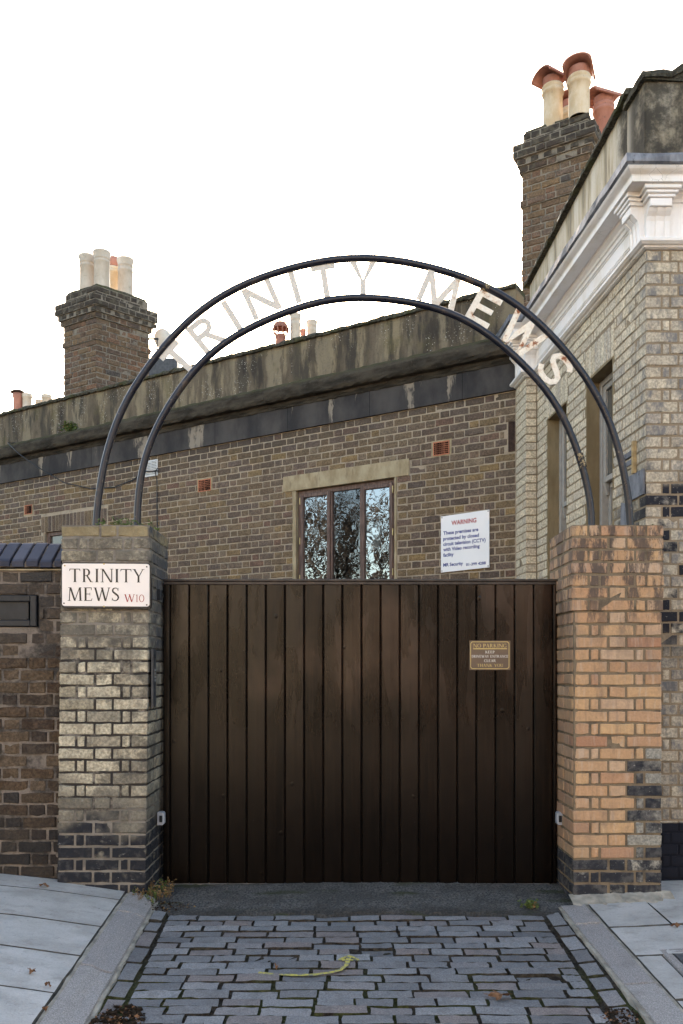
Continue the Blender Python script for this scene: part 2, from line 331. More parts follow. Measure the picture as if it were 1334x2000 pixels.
def mk_misc():
    # lacquered gate boards, with water stains and knots
    g = G('gate_lacquer')
    plank = g.math('FLOOR', g.math('DIVIDE', g.math("ADD", g.x, 1.187), .1325)); px = g.math('MULTIPLY', plank, 7.31)
    v = g.comb(g.math('MULTIPLY', g.math('ADD', g.x, px), 34.0), px, g.math('ADD', g.math('MULTIPLY', g.z, 1.4), px))
    grain = g.noise(v, 1.0, 6, .6, 1.2); pr = g.noise(dims='1D', w=g.math('ADD', g.math('MULTIPLY', plank, 3.17), .4), scale=1, detail=0)
    c = g.mix(g.mr(grain, .3, .7), (.012, .007, .004), (.046, .026, .014))
    c = g.mix(g.math('MULTIPLY', g.mr(pr, .3, .75), .55), c, (.046, .026, .014))
    hi = g.math('MULTIPLY', g.mr(g.noise(g.scaled(1, 1, .7), 1.7, 4), .45, .68), g.mr(g.z, .9, 1.5))
    c = g.mix(g.math('MULTIPLY', hi, .8), c, (.15, .068, .032))  # warm sheen on the upper boards, painted into their colour
    sv = g.comb(g.math('ADD', g.math('MULTIPLY', g.x, 5.5), px), px, g.math('MULTIPLY', g.z, 1.3))
    stain = g.mr(g.noise(sv, 1.0, 3, .45, .6), .47, .50)
    stain = g.math('MULTIPLY', stain, g.mr(g.z, .85, 1.25))
    c = g.mix(g.math('MULTIPLY', stain, .35), c, (.016, .010, .007))
    low = g.mr(g.math('ADD', g.z, g.math('MULTIPLY', g.noise(scale=2.2), .5)), 1.25, .45); c = g.mix(g.math('MULTIPLY', low, .75), c, (.0075, .0065, .0065))  # shaded ground mirrored low on the boards, painted in as darker colour
    fl = g.math('MULTIPLY', g.mr(g.vor(scale=17), .055, .035), g.mr(g.noise(scale=6, detail=3), .50, .56)); fl = g.math('MULTIPLY', fl, g.mr(g.noise(scale=90, detail=2), .5, .55))
    c = g.mix(g.math('MULTIPLY', fl, .8), c, (.35, .33, .30))
    kn = g.mr(g.vor(g.comb(g.math('MULTIPLY', g.x, 1.0), px, g.math('MULTIPLY', g.z, .8)), 5.5), .085, .03); c = g.mix(g.math('MULTIPLY', kn, .75), c, (.008, .005, .004))
    ro = g.math('ADD', .36, g.math('ADD', g.math('MULTIPLY', stain, -.06), g.math('MULTIPLY', g.noise(sv, 4, 4), .18)))
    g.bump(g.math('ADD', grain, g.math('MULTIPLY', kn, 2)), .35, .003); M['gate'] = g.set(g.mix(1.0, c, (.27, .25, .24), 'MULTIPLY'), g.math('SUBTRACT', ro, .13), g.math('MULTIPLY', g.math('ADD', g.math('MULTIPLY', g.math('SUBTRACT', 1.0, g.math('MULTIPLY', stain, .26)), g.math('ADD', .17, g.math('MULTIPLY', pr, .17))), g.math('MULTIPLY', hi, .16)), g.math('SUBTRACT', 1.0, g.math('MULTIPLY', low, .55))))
    M['gate_rail'] = simple('gate_rail_wood', (.040, .028, .021), .5, .4, var=.5, scale=14)
    M['gap'] = simple('dark_timber', (.006, .005, .005), .8, .2, var=.2)
    g = G('tube_paint'); n = g.noise(scale=30, detail=6, rough=.7); b = g.noise(scale=7, detail=5)
    c = g.mix(g.mr(b, .35, .7), (.005, .006, .014), (.014, .014, .022))
    c = g.mix(g.math('MULTIPLY', g.mr(n, .60, .68), .7), c, (.17, .13, .095)); c = g.mix(g.math('MULTIPLY', g.mr(b, .62, .68), .5), c, (.085, .055, .035))
    g.bump(n, .3, .004); M['tube'] = g.set(c, g.math('ADD', .18, g.math('MULTIPLY', b, .3)), .42)
    g = G('rusty_white_letter'); n = g.noise(scale=13, detail=6, rough=.65); f = g.noise(scale=55, detail=5, rough=.7)
    c = g.mix(g.mr(f, .35, .7), (.63, .58, .52), (.53, .49, .43))
    rx = g.mr(g.x, .2, 1.0); c = g.mix(g.mr(g.x, .55, 1.1), c, g.mix(g.mr(f, .35, .7), (.84, .77, .66), (.72, .64, .53))); r1 = g.mr(g.math('ADD', n, g.math('MULTIPLY', rx, .12)), .68, .75)
    c = g.mix(g.math('MULTIPLY', g.mr(g.math('ADD', n, g.math('MULTIPLY', rx, .15)), .62, .76), .5), c, (.56, .36, .19)); c = g.mix(r1, c, (.26, .085, .028))
    g.bump(f, .35, .003); M['letter'] = g.set(c, .55, .3)
    M['chip'] = (lambda g: g.set(g.mix(g.mr(g.noise(scale=60, detail=5, rough=.7), .42, .52), (.36, .27, .15), (.03, .028, .03)), .7, .2))(G('chipped_paint'))
    M['sign_white'] = simple('sign_enamel', (.80, .74, .71), .3, .5, var=.04, scale=5, bump=.04)
    M['sign_rim'] = simple('sign_rim_black', (.018, .015, .014), .45, .4)
    M['ink'] = simple('black_lettering', (.016, .014, .013), .4, .4, var=.1, bump=0)
    M['red_ink'] = simple('red_lettering', (.33, .03, .022), .45, .4, var=.1, bump=0)
    M['faded_red'] = simple('faded_red_lettering', (.40, .07, .07), .5, .3, var=.3, scale=60, bump=0)
    M['blue_ink'] = simple('blue_lettering', (.03, .045, .22), .5, .3, var=.2, scale=60, bump=0)
    M['board'] = simple('white_sign_board', (.80, .79, .80), .35, .4, var=.03, scale=4, bump=.03)
    M['brown_plate'] = simple('brown_sign_plate', (.13, .085, .055), .4, .45, var=.12, scale=9, bump=.03)
    M['gold'] = simple('gold_lettering', (.62, .46, .16), .4, .5, var=.1, bump=0)
    M['cream_ink'] = simple('cream_lettering', (.80, .78, .72), .4, .4, var=.05, bump=0)
    M['brass'] = simple('brass_screw', (.42, .33, .16), .35, .5, .8, var=.2)
    g = G('hardwood_frame'); n = g.noise(g.scaled(12, 12, 1.2), 4, 5, .6)
    c = g.mix(g.mr(n, .35, .68), (.075, .043, .033), (.165, .105, .082)); g.bump(n, .3, .003); M['hardwood'] = g.set(c, .55, .35)
    g = G('wavy_glass'); g.nt.nodes.remove(g.bs)
    gl = g.nt.nodes.new('ShaderNodeBsdfGlossy'); gl.inputs['Roughness'].default_value = .0; gl.inputs['Color'].default_value = (.92, .96, 1, 1)
    tr = g.nt.nodes.new('ShaderNodeBsdfTransparent'); tr.inputs['Color'].default_value = (.75, .8, .8, 1)
    mx = g.nt.nodes.new('ShaderNodeMixShader'); mx.inputs[0].default_value = .32
    g.L(tr.outputs[0], mx.inputs[1]); g.L(gl.outputs[0], mx.inputs[2]); g.L(mx.outputs[0], g.out.inputs[0])
    bp = g.nt.nodes.new('ShaderNodeBump'); bp.inputs['Strength'].default_value = .10; bp.inputs['Distance'].default_value = .012
    g.L(g.math('ADD', g.noise(g.scaled(1, 1, 1.4), 4.0, 2.0, .5, .8), g.math('MULTIPLY', g.noise(g.scaled(1, 1, 3.2), 7, 0, .5, 1.2), .06)), bp.inputs['Height']); g.L(bp.outputs[0], gl.inputs['Normal']); M['wavy'] = g.m
    m2 = g.m.copy(); m2.name = 'clear_glass'; [setattr(n.inputs[0], 'default_value', .13) for n in m2.node_tree.nodes if n.type == 'MIX_SHADER']; M['clear'] = m2
    g = G('sash_glass'); g.set((.09, .085, .075), .08, .9); M['glass'] = g.m
    M['room'] = simple('dark_room', (.03, .028, .026), .9, .1)
    M['room_card'] = simple('room_board', (.30, .33, .36), .8, .1, var=.05)
    M['sash'] = simple('grey_sash_paint', (.34, .315, .285), .5, .35, var=.1)
    M['terracotta'] = simple('terracotta_vent', (.42, .155, .085), .85, .2, var=.2, scale=40)
    M['hole'] = simple('vent_hole', (.008, .006, .005), .9, .1)
    M['iron'] = simple('rusty_iron_grille', (.06, .035, .026), .8, .25, var=.4)
    M['plastic_w'] = simple('white_plastic', (.62, .62, .62), .5, .4, var=.1)
    M['plastic_g'] = simple('grey_plastic', (.34, .35, .38), .5, .4, var=.1)
    M['cable'] = simple('black_cable', (.018, .019, .022), .5, .4)
    M['black_metal'] = simple('black_painted_metal', (.014, .015, .018), .55, .4, var=.4)
    M['panel'] = simple('dull_panel', (.055, .056, .06), .55, .3, .2)
    M['steel'] = simple('dull_steel', (.22, .23, .25), .4, .5, .7)
    g = G('blue_engineering_brick'); n = g.noise(scale=22, detail=5)
    c = g.mix(g.rnd, (.030, .033, .052), (.055, .057, .080)); c = g.mix(g.math('MULTIPLY', g.mr(n, .5, .7), .5), c, (.03, .03, .04))
    c = g.mix(g.math('MULTIPLY', g.mr(g.noise(g.scaled(1, 1, .3), 16, 4, .7), .70, .72), .9), c, (.5, .5, .5)); g.bump(n, .3, .004); M['blue_brick'] = g.set(c, .6, .22)
    def pot(nm, a, b, sootc):
        g = G(nm); n = g.noise(g.scaled(1, 1, .5), 6, 6, .65)
        c = g.mix(g.mr(n, .35, .68), a, b); c = g.mix(g.math('MULTIPLY', g.mr(g.noise(scale=9, detail=6, rough=.7), .60, .66), .6), c, sootc); g.bump(g.noise(scale=30, detail=5), .3, .006); return g.set(c, .85, .2)
    M['pot_buff'] = pot('buff_pot_clay', (.47, .35, .22), (.58, .48, .36), (.27, .21, .17))
    M['pot_grey'] = pot('pale_pot_clay', (.44, .37, .30), (.56, .49, .42), (.28, .24, .20))
    M['pot_red'] = pot('red_pot_clay', (.30, .135, .10), (.40, .19, .145), (.17, .10, .085))
    M['pot_dark'] = pot('dark_pot_clay', (.22, .09, .065), (.33, .15, .11), (.10, .06, .05))
    # ground
    g = G('granite_sett'); g_r = g.ramp(g.rnd, [(0, (.13, .13, .136)), (.3, (.205, .206, .212)), (.55, (.165, .163, .167)), (.75, (.25, .25, .255)), (.87, (.19, .172, .17)), (1, (.205, .175, .165))])
    f = g.noise(scale=120, detail=5, rough=.7); n = g.noise(scale=12, detail=5)
    c = g.mix(g.mr(f, .3, .7), g.mix(1.0, g_r, (.62, .62, .62), 'MULTIPLY'), g.mix(1.0, g_r, (1.3, 1.3, 1.3), 'MULTIPLY')); c = g.mix(g.math('MULTIPLY', g.mr(n, .5, .7), .35), c, (.075, .072, .072))
    g.bump(g.math('ADD', f, g.math('MULTIPLY', n, 2)), .45, .006); M['sett'] = g.set(c, g.math('ADD', .5, g.math('MULTIPLY', n, .3)), .35)
    g = G('joint_soil'); n = g.noise(scale=30, detail=6, rough=.7)
    c = g.mix(g.mr(n, .35, .65), (.022, .018, .014), (.065, .055, .044))
    near = g.mr(g.y, 4.55, 3.75); ms = g.math('MULTIPLY', g.mr(g.math('ADD', g.noise(scale=3.5, detail=4), g.math('MULTIPLY', near, .12)), .53, .6), g.math('ADD', .10, g.math('MULTIPLY', near, .5))); c = g.mix(ms, c, g.mix(g.mr(n, .3, .7), (.025, .032, .008), (.07, .082, .018)))
    g.bump(n, 1.0, .02); M['soil'] = g.set(c, .97, .1)
    g = G('old_tarmac'); f = g.noise(scale=75, detail=5, rough=.75); n = g.noise(scale=4, detail=5); st = g.vor(scale=70)
    c = g.mix(g.mr(f, .38, .62), (.030, .030, .031), (.165, .158, .148)); c = g.mix(g.math('MULTIPLY', g.mr(n, .45, .6), .5), c, (.05, .048, .045)); c = g.mix(g.math('MULTIPLY', g.mr(st, .25, .1), .5), c, (.30, .29, .27)); ed = g.mr(g.y, 5.2, 5.04); c = g.mix(g.math('MULTIPLY', ed, .6), c, (.022, .019, .016))
    c = g.mix(g.math('MULTIPLY', g.mr(g.noise(g.scaled(.5, 1.6, 1), 3.6, 5, .6), .55, .66), .7), c, (.038, .045, .014)); g.bump(f, 1.0, .012); M['tarmac'] = g.set(c, .9, .25)
    g = G('paving_flag'); f = g.noise(scale=90, detail=5, rough=.75); n = g.noise(g.scaled(.8, 1.3, 1), 4, 6, .65)
    b = g.ramp(g.rnd, [(0, (.48, .465, .445)), (.5, (.53, .515, .495)), (1, (.44, .425, .405))])
    c = g.mix(g.mr(n, .35, .7), b, g.mix(1.0, b, (.72, .71, .70), 'MULTIPLY')); c = g.mix(g.math('MULTIPLY', g.mr(f, .4, .75), .3), c, (.2, .2, .2))
    c = g.mix(g.math('MULTIPLY', g.mr(g.noise(g.scaled(.8, 1.7, 1), 7, 7, .75), .54, .66), .4), c, (.19, .18, .165)); c = g.mix(g.math('MULTIPLY', g.mr(g.noise(scale=50, detail=4, rough=.7), .58, .70), .45), c, (.17, .16, .15)); c = g.mix(g.math('MULTIPLY', g.mr(g.noise(scale=2.2, detail=5), .45, .65), .3), c, (.22, .21, .19)); c = g.mix(g.math('MULTIPLY', g.mr(g.vor(scale=7), .045, .025), .6), c, (.09, .08, .07))
    g.bump(g.math('ADD', f, g.noise(scale=40, detail=4)), .5, .006); M['flag'] = g.set(c, .75, .3)
    g = G('granite_kerb'); f = g.noise(scale=170, detail=4, rough=.75); n = g.noise(scale=7, detail=5)
    b = g.ramp(g.rnd, [(0, (.31, .285, .275)), (.5, (.35, .33, .315)), (1, (.27, .25, .25))])
    c = g.mix(g.mr(f, .35, .68), g.mix(1.0, b, (.55, .54, .54), 'MULTIPLY'), g.mix(1.0, b, (1.25, 1.25, 1.25), 'MULTIPLY')); c = g.mix(g.math('MULTIPLY', g.mr(n, .5, .7), .3), c, (.14, .13, .125)); g.bump(f, .5, .004); M['kerb'] = g.set(c, .75, .3)
    M['joint'] = simple('flag_joint', (.085, .08, .072), .95, .1, var=.4, scale=18, bump=.5)
    M['grout'] = simple('cement_grout', (.30, .275, .23), .95, .1, var=.35, scale=12, bump=.5, bdist=.006)
    M['cover'] = simple('manhole_steel', (.10, .105, .115), .6, .4, .4, var=.3, scale=40)
    M['asphalt'] = simple('street_asphalt', (.06, .06, .062), .9, .25, var=.25, scale=60, bump=.5)
    M['paint_y'] = (lambda g: (g.bump(g.noise(scale=90), .3, .003), g.set(g.mix(g.mr(g.noise(scale=45, detail=5, rough=.75), .44, .60), (.50, .43, .09), (.19, .19, .155)), .75, .2))[1])(G('yellow_spray_paint'))
    M['roof'] = simple('roof_slate', (.08, .082, .09), .8, .2)
    M['leaf_dry'] = simple('dry_leaf', (.16, .085, .045), .8, .2, var=.4, scale=40)
    M['straw'] = simple('dry_stalk', (.19, .125, .06), .9, .1, var=.5, scale=60)
    M['green'] = simple('weed_leaf', (.075, .105, .028), .7, .25, var=.45, scale=50)
    M['moss'] = simple('moss', (.05, .058, .015), .95, .1, var=.5, scale=50)
    M['dirt'] = simple('leaf_mould', (.05, .035, .024), .97, .1, var=.6, scale=70, bump=1.0, bdist=.02)
    M['bark'] = simple('tree_bark', (.055, .045, .036), .9, .15, var=.4, scale=12)
    M['dish'] = simple('dish_grey', (.55, .55, .55), .5, .4, var=.05)
    M['wood'] = simple('weathered_stick', (.40, .29, .15), .8, .2, var=.25, scale=25)
    M['stucco'] = simple('cream_stucco', (.52, .43, .31), .9, .1, var=.1, scale=3)
    M['rend'] = simple('house_render', (.30, .26, .21), .9, .1, var=.3, scale=3)
    M['brown_front'] = simple('brown_brick_front', (.13, .09, .065), .9, .1, var=.2, scale=6)
mk_misc()

# ------------------------------------------------------------------ brickwork
def brick_cols(mb, cols, vdir, v0, v1, t=.008, c=.005, j=.0012, mi=0, dw=0.0):
    vd = V3(vdir); rows = [(v0, -t), (v0 + c, 0), (v1 - c, 0), (v1, -t)]; n = len(cols); vs = []
    for ci, (b, nn) in enumerate(cols):
        e = ci in (0, n - 1)
        for ri, (v, w) in enumerate(rows):
            ww = -t if e else w + (R.gauss(0, j * .8) if ri in (1, 2) else 0)
            if e: v = v + (c * .45 if ri == 0 else -c * .45 if ri == 3 else 0)
            vs.append(b + vd * (v + R.gauss(0, j)) + nn * (ww + (dw if ww > -t else 0)))
    fs = []
    for i in range(n - 1):
        for r in range(3): fs.append((i * 4 + r, (i + 1) * 4 + r, (i + 1) * 4 + r + 1, i * 4 + r + 1))
    mb.add(vs, fs, mi)
def straight(F, u0, u1, c, nin, j):
    us = [u0] + [u0 + c + (u1 - u0 - 2 * c) * k / (nin - 1) for k in range(nin)] + [u1]
    return [(F(u + (R.gauss(0, j) if i in (0, len(us) - 1) else 0), 0, 0), F.n) for i, u in enumerate(us)]
def fbrick(mb, F, u0, u1, v0, v1, t=.008, c=.005, j=.0012, mi=0, dwj=.0015):
    if u1 - u0 < .018 or v1 - v0 < .012: return
    c = min(c, (u1 - u0) * .3, (v1 - v0) * .3)
    brick_cols(mb, straight(F, u0, u1, c, 4 if u1 - u0 > .15 else 3, j), F.v, v0, v1, t, c, j, mi, R.gauss(0, dwj))
def subtract(iv, holes):
    out = [iv]
    for a, b in holes:
        nx = []
        for p, q in out:
            if b <= p or a >= q: nx.append((p, q)); continue
            if a > p: nx.append((p, a))
            if b < q: nx.append((b, q))
        out = nx
    return out
def flemish(mb, F, u0, u1, v0, v1, course, holes=(), S=.218, H=.104, J=.011, t=.008, c=.005, j=.0012, par=0, mif=None, end_stock=False, dwj=.0015):
    n = int(round((v1 - v0) / course))
    for r in range(n):
        a = v1 - (r + 1) * course + J * .5; b = v1 - r * course - J * .5
        u = u0; k = (r + par) % 2; seq = []
        if k == 0: first = [S]; nxt = H
        else: first = [H, .047]; nxt = S
        for L in first: seq.append((u, u + L)); u += L + J
        while u < u1 - .02:
            L = nxt * (1 + R.uniform(-.02, .02)); seq.append((u, min(u + L, u1))); u += L + J; nxt = S if nxt == H else H
        hs = [(h[0] - J * .5, h[1] + J * .5) for h in holes if min(h[3], b) - max(h[2], a) > .3 * (b - a)]
        for p, q in seq:
            for x, y in subtract((p, q), hs): fbrick(mb, F, x, y, a, b, t, c, j, mif(x, a) if mif else 0, dwj)
def sheet(mb, F, u0, u1, v0, v1, w, holes=(), mi=0):
    us = sorted({u0, u1, *[x for h in holes for x in h[:2] if u0 < x < u1]}); vs = sorted({v0, v1, *[x for h in holes for x in h[2:] if v0 < x < v1]})
    for a, b in zip(us, us[1:]):
        for p, q in zip(vs, vs[1:]):
            m, k = (a + b) / 2, (p + q) / 2
            if any(h[0] < m < h[1] and h[2] < k < h[3] for h in holes): continue
            mb.quad(F(a, p, w), F(b, p, w), F(b, q, w), F(a, q, w), mi)
def sweep(mb, path, prof, mi=0, sub=0, rough=0.0, closed_ends=True):
    # path: plan points with the outward side on the right of travel; prof: (offset, z)
    pts = [V3((x, y, 0)) for x, y in path]
    if sub:
        q = []
        for a, b in zip(pts, pts[1:]):
            n = max(1, int((b - a).length / sub)); q += [a.lerp(b, k / n) for k in range(n)]
        pts = q + [pts[-1]]
    n = len(pts); nr = []
    for i in range(n):
        d = []
        if i > 0: d.append((pts[i] - pts[i - 1]).normalized())
        if i < n - 1: d.append((pts[i + 1] - pts[i]).normalized())
        ns = [V3((-t.y, t.x, 0)) for t in d]
        m = sum(ns, V3((0, 0, 0))).normalized(); m = m / max(.3, m.dot(ns[0])); nr.append(m)
    k = len(prof); vs = []
    for p, m in zip(pts, nr):
        for o, z in prof: vs.append(p + m * (o + (R.gauss(0, rough) if rough else 0)) + V3((0, 0, z + (R.gauss(0, rough) if rough else 0))))
    fs = [(i * k + a, (i + 1) * k + a, (i + 1) * k + a + 1, i * k + a + 1) for i in range(n - 1) for a in range(k - 1)]
    if closed_ends: fs += [tuple(range(k)), tuple((n - 1) * k + a for a in range(k - 1, -1, -1))]
    mb.add(vs, fs, mi)
# ------------------------------------------------------------------ planes measured from the photograph
RJ = (1.802, 8.455); RD = (-.857, .515)
FR = Frame((RJ[0], RJ[1], 0), (RD[0], RD[1], 0), (-.515, -.857, 0))         # rear wall: u = metres along it from the inner corner
def rs(px): k = (px - CX) / FOC; return (RJ[0] - RJ[1] * k) / (-RD[0] + RD[1] * k)
def rz(px, py, out=0.0): Y = RJ[1] + RD[1] * rs(px) - .857 * out; return EYE + (CY - py) * Y / FOC
FS = Frame((2.101, 5.65, 0), (-.06695, .99775, 0), (-.99775, -.06695, 0))    # side wall of the corner house
FF = Frame((2.101, 5.65, 0), (1, 0, 0), (0, -1, 0))                          # its street front
def at(px, py, Y): return V3(((px - CX) / FOC * Y, Y, EYE + (CY - py) / FOC * Y))

# ------------------------------------------------------------------ ground
def interp(t, x):
    if x <= t[0][0]: return t[0][1]
    for (a, p), (b, q) in zip(t, t[1:]):
        if x <= b: return p + (q - p) * (x - a) / (b - a)
    return t[-1][1]
def zg(Y): return interp([(-60, -.22), (2.3, -.193), (5.67, -.045), (60, -.03)], Y)
OFF = [(-6, .52), (-2.2, .165), (-1.83, .13), (-1.265, .05), (-1.19, .014), (-1.05, 0), (1.24, 0), (1.36, .01), (1.55, .02), (2.07, .04), (2.6, .055), (6, .13)]
def gz(X, Y): return zg(Y) + interp(OFF, X)
def ground_y(py, off=0.0): return FOC * (1.7345 - off) / (py - CY + 70.4)
def slab(mb, x0, x1, y0, y1, t, c, nx, ny, j, h=0.0, mi=0, corner=.35, skew=0.0, edge=None):
    xs = [x0, x0 + c] + [x0 + c + (x1 - x0 - 2 * c) * k / nx for k in range(1, nx)] + [x1 - c, x1]
    ys = [y0, y0 + c] + [y0 + c + (y1 - y0 - 2 * c) * k / ny for k in range(1, ny)] + [y1 - c, y1]
    n, m = len(xs), len(ys); vs = []; fs = []
    tilt = R.gauss(0, j) , R.gauss(0, j)
    for i, x in enumerate(xs):
        for k, y in enumerate(ys):
            ex = i in (0, n - 1); ey = k in (0, m - 1); X, Y = x, y
            if ex and ey: X += c * corner * (1 if i == 0 else -1); Y += c * corner * (1 if k == 0 else -1)
            X += R.gauss(0, j) + skew * (Y - 4); Y += R.gauss(0, j)
            z = gz(X, Y) + h + (-t if (ex or ey) else R.gauss(0, j * .5) + tilt[0] * (x - x0) / (x1 - x0) + tilt[1] * (y - y0) / (y1 - y0))
            vs.append((X, Y, z))
    for i in range(n - 1):
        for k in range(m - 1): fs.append((i * m + k, (i + 1) * m + k, (i + 1) * m + k + 1, i * m + k + 1))
    i0 = len(mb.m); mb.add(vs, fs, mi)
    if edge is not None:
        for i in range(n - 1):
            for k in range(m - 1):
                if i in (0, n - 2) or k in (0, m - 2): mb.m[i0 + i * (m - 1) + k] = edge
def bed(name, mat, x0, x1, y0, y1, dz, nx=12, ny=12, label='', cat='', rough=0.0):
    mb = MB(); vs = []; fs = []
    for i in range(nx + 1):
        for k in range(ny + 1):
            x = x0 + (x1 - x0) * i / nx; y = y0 + (y1 - y0) * k / ny
            vs.append((x, y, gz(x, y) + dz + R.gauss(0, rough)))
    for i in range(nx):
        for k in range(ny): a = i * (ny + 1) + k; fs.append((a, a + ny + 1, a + ny + 2, a + 1))
    mb.add(vs, fs); return mb.build(name, mat)
def ground():
    mb = MB(); xs = [-160, -30, -8, 8, 30, 160]; ys = [-160, -60, -20, -2, 2.3, 5.67, 12, 60, 160]; vs = []; fs = []
    for x in xs:
        for y in ys: vs.append((x, y, zg(y) - .06))
    for i in range(len(xs) - 1):
        for k in range(len(ys) - 1): a = i * len(ys) + k; fs.append((a, a + len(ys), a + len(ys) + 1, a + 1))
    mb.add(vs, fs); tag(mb.build('ground', M['asphalt']), 'grey asphalt ground reaching out around the mews entrance', 'ground', kind='structure')
    # cobbled crossover: bed of soil with the setts laid in it, one surface
    mb = MB(); vs = []; fs = []; nx, ny = 70, 80
    for i in range(nx + 1):
        for k in range(ny + 1):
            x = -1.2 + 2.58 * i / nx; y = 2.4 + 2.72 * k / ny; vs.append((x, y, gz(x, y) - .0125 + R.gauss(0, .0022)))
    for i in range(nx):
        for k in range(ny): a = i * (ny + 1) + k; fs.append((a, a + ny + 1, a + ny + 2, a + 1))
    mb.add(vs, fs, 1)
    y = 5.05; row = 0; sl = lambda Y: .047 * (5.05 - Y)
    while y > 2.5:
        d = R.uniform(.080, .088); xl = -1.06 + sl(y); xr = 1.235 - sl(y) * .5; x = xl - (R.uniform(.02, .16) if row % 2 else 0) ; J = .009 if y > 4.3 else .012
        while x < xr - .03:
            L = R.uniform(.17, .27); a = max(x, xl); b = min(x + L, xr)
            if xr - b < .07: b = xr
            if b - a > .035:
                dy = R.gauss(0, .003); hh = -.006 if R.random() < .05 else 0
                slab(mb, a, b, y - d + dy, y + dy, .022, .0036, 5, 2, .0021, R.gauss(0, .0025) + hh, 0, edge=1)
            x = b + R.uniform(J * .5, J * 1.25)
        y -= d + R.uniform(.002, .0055); row += 1
    for sx, xa, xb in ((1, -1.172, -1.078), (-1, 1.252, 1.36)):
        yy = 5.10
        while yy > 2.5:
            L = R.uniform(.14, .24); s0 = sl(yy - L * .5) * (1 if sx > 0 else -.4)
            slab(mb, xa + s0 * .9, xb + s0, yy - L, yy, .02, .01, 2, 2, .002, R.gauss(0, .002), 0, edge=1); yy -= L + .008
    tag(mb.build('driveway', [M['sett'], M['soil']]), 'blue grey stone setts paving the driveway in front of the gate', 'driveway', kind='structure')
    # tarmac strip under the gate, with a ragged front edge
    mb = MB(); vs = []; fs = []; nx, ny = 90, 14
    for i in range(nx + 1):
        x = -1.33 + 2.86 * i / nx
        front = 5.045 + .02 * math.sin(x * 9) + .015 * math.sin(x * 23 + 1) + R.gauss(0, .008) + (.05 if x < -1.15 else 0)
        for k in range(ny + 1):
            y = front + (5.9 - front) * (k / ny) ** 1.3
            vs.append((x, y, zg(y) + (-.012 if k == 0 else .012 + .008 * math.sin(x * 2.1 + 1) + R.gauss(0, .002) - (.006 if k == 1 else 0))))
    for i in range(nx):
        for k in range(ny): a = i * (ny + 1) + k; fs.append((a, a + ny + 1, a + ny + 2, a + 1))
    mb.add(vs, fs); tag(mb.build('tarmac', M['tarmac']), 'patch of dark mossy tarmac between the gate and the cobbles', 'tarmac', kind='structure')
    # kerbs
    for x0, x1, ys, lab in ((-1.322, -1.150, [5.31, 4.95, 4.15, 3.45, 2.6], 'speckled granite kerb stones along the left edge of the cobbles'), (1.385, 1.545, [5.20, 4.86, 4.02, 3.2, 2.5], 'speckled granite kerb stones along the right edge of the cobbles')):
        mb = MB(); sk = -.04 if x0 < 0 else 0.0
        for a, b in zip(ys, ys[1:]): slab(mb, x0, x1, b + .004, a - .004, .02, .006, 3, 6, .0012, .006, 0, skew=sk)
        xx = (x0 - .022, x0 + .010, x1 - .008, x1 + .022)
        for p, q in ((xx[0], xx[1]), (xx[2], xx[3])): slab(mb, p, q, 2.5, ys[0] - .01, .012, .005, 2, 30, .003, -.001, 1, skew=sk)
        tag(mb.build('kerb', [M['kerb'], M['grout']]), lab, 'kerb', kind='structure')
    # pavements of flagstones
    mb = MB(); b0 = MB(); sl_ = []
    for x, y0, y1, x1, n in ((-6, 2.4, 5.5, -1.36, 24),):
        for i in range(n):
            for k in range(12):
                a, b = x + (x1 - x) * i / n, x + (x1 - x) * (i + 1) / n; p, q = y0 + (y1 - y0) * k / 12, y0 + (y1 - y0) * (k + 1) / 12
                mb.quad((a, p, gz(a, p) - .007), (b, p, gz(b, p) - .007), (b, q, gz(b, q) - .007), (a, q, gz(a, q) - .007), 2)
    rows = [5.36, 5.135, 4.675, 4.255, 3.82, 3.42, 2.98, 2.5]
    for k, (a, b) in enumerate(zip(rows, rows[1:])):
        xr = -1.322 - .024; x = xr
        for L in ((1.35, 1.0, 1.0, 1.0) if k % 2 else (.95, 1.0, 1.0, 1.0)):
            slab(mb, x - L + .010, x, b + .004, a - .004, .018, .0032, 8, 3, .0012, .004, 0, corner=.1, skew=-.04, edge=2); x -= L
    tag(mb.build('pavement', [M['flag'], M['grout'], M['joint']]), 'sloping pavement of large grey flagstones on the left', 'pavement', kind='structure')
    mb = MB()
    for i in range(24):
        for k in range(12):
            x0, x1, y0, y1 = 1.54, 6, 2.4, 5.66
            a, b = x0 + (x1 - x0) * i / 24, x0 + (x1 - x0) * (i + 1) / 24; p, q = y0 + (y1 - y0) * k / 12, y0 + (y1 - y0) * (k + 1) / 12
            mb.quad((a, p, gz(a, p) - .007), (b, p, gz(b, p) - .007), (b, q, gz(b, q) - .007), (a, q, gz(a, q) - .007), 2)
    for x0, x1, y0, y1 in ((1.565, 1.93, 4.79, 5.2), (1.94, 2.62, 4.80, 5.62), (1.565, 2.03, 4.365, 4.78), (2.04, 2.7, 4.45, 4.79), (1.565, 1.70, 3.84, 4.355), (1.565, 1.70, 3.3, 3.83), (1.565, 2.0, 2.7, 3.29), (2.01, 2.6, 2.7, 3.6), (2.63, 3.4, 4.8, 5.62), (2.71, 3.4, 3.7, 4.79)):
        slab(mb, x0, x1, y0 + .003, y1 - .003, .018, .0032, 5, 4, .0012, .004, 0, corner=.1, edge=2)
    # cement fillet along the foot of the pier
    vs = []; fs = []; n = 30
    for i in range(n + 1):
        x = 1.47 + .66 * i / n; e = .11 + .02 * math.sin(i * .9) + R.gauss(0, .006)
        if i > n - 4: e *= .6
        for (yy, h) in ((5.31, .035), (5.31 - e * .5, .022), (5.31 - e, .006), (5.31 - e - .006, -.004)): vs.append((x, yy, gz(x, yy) + h + R.gauss(0, .002)))
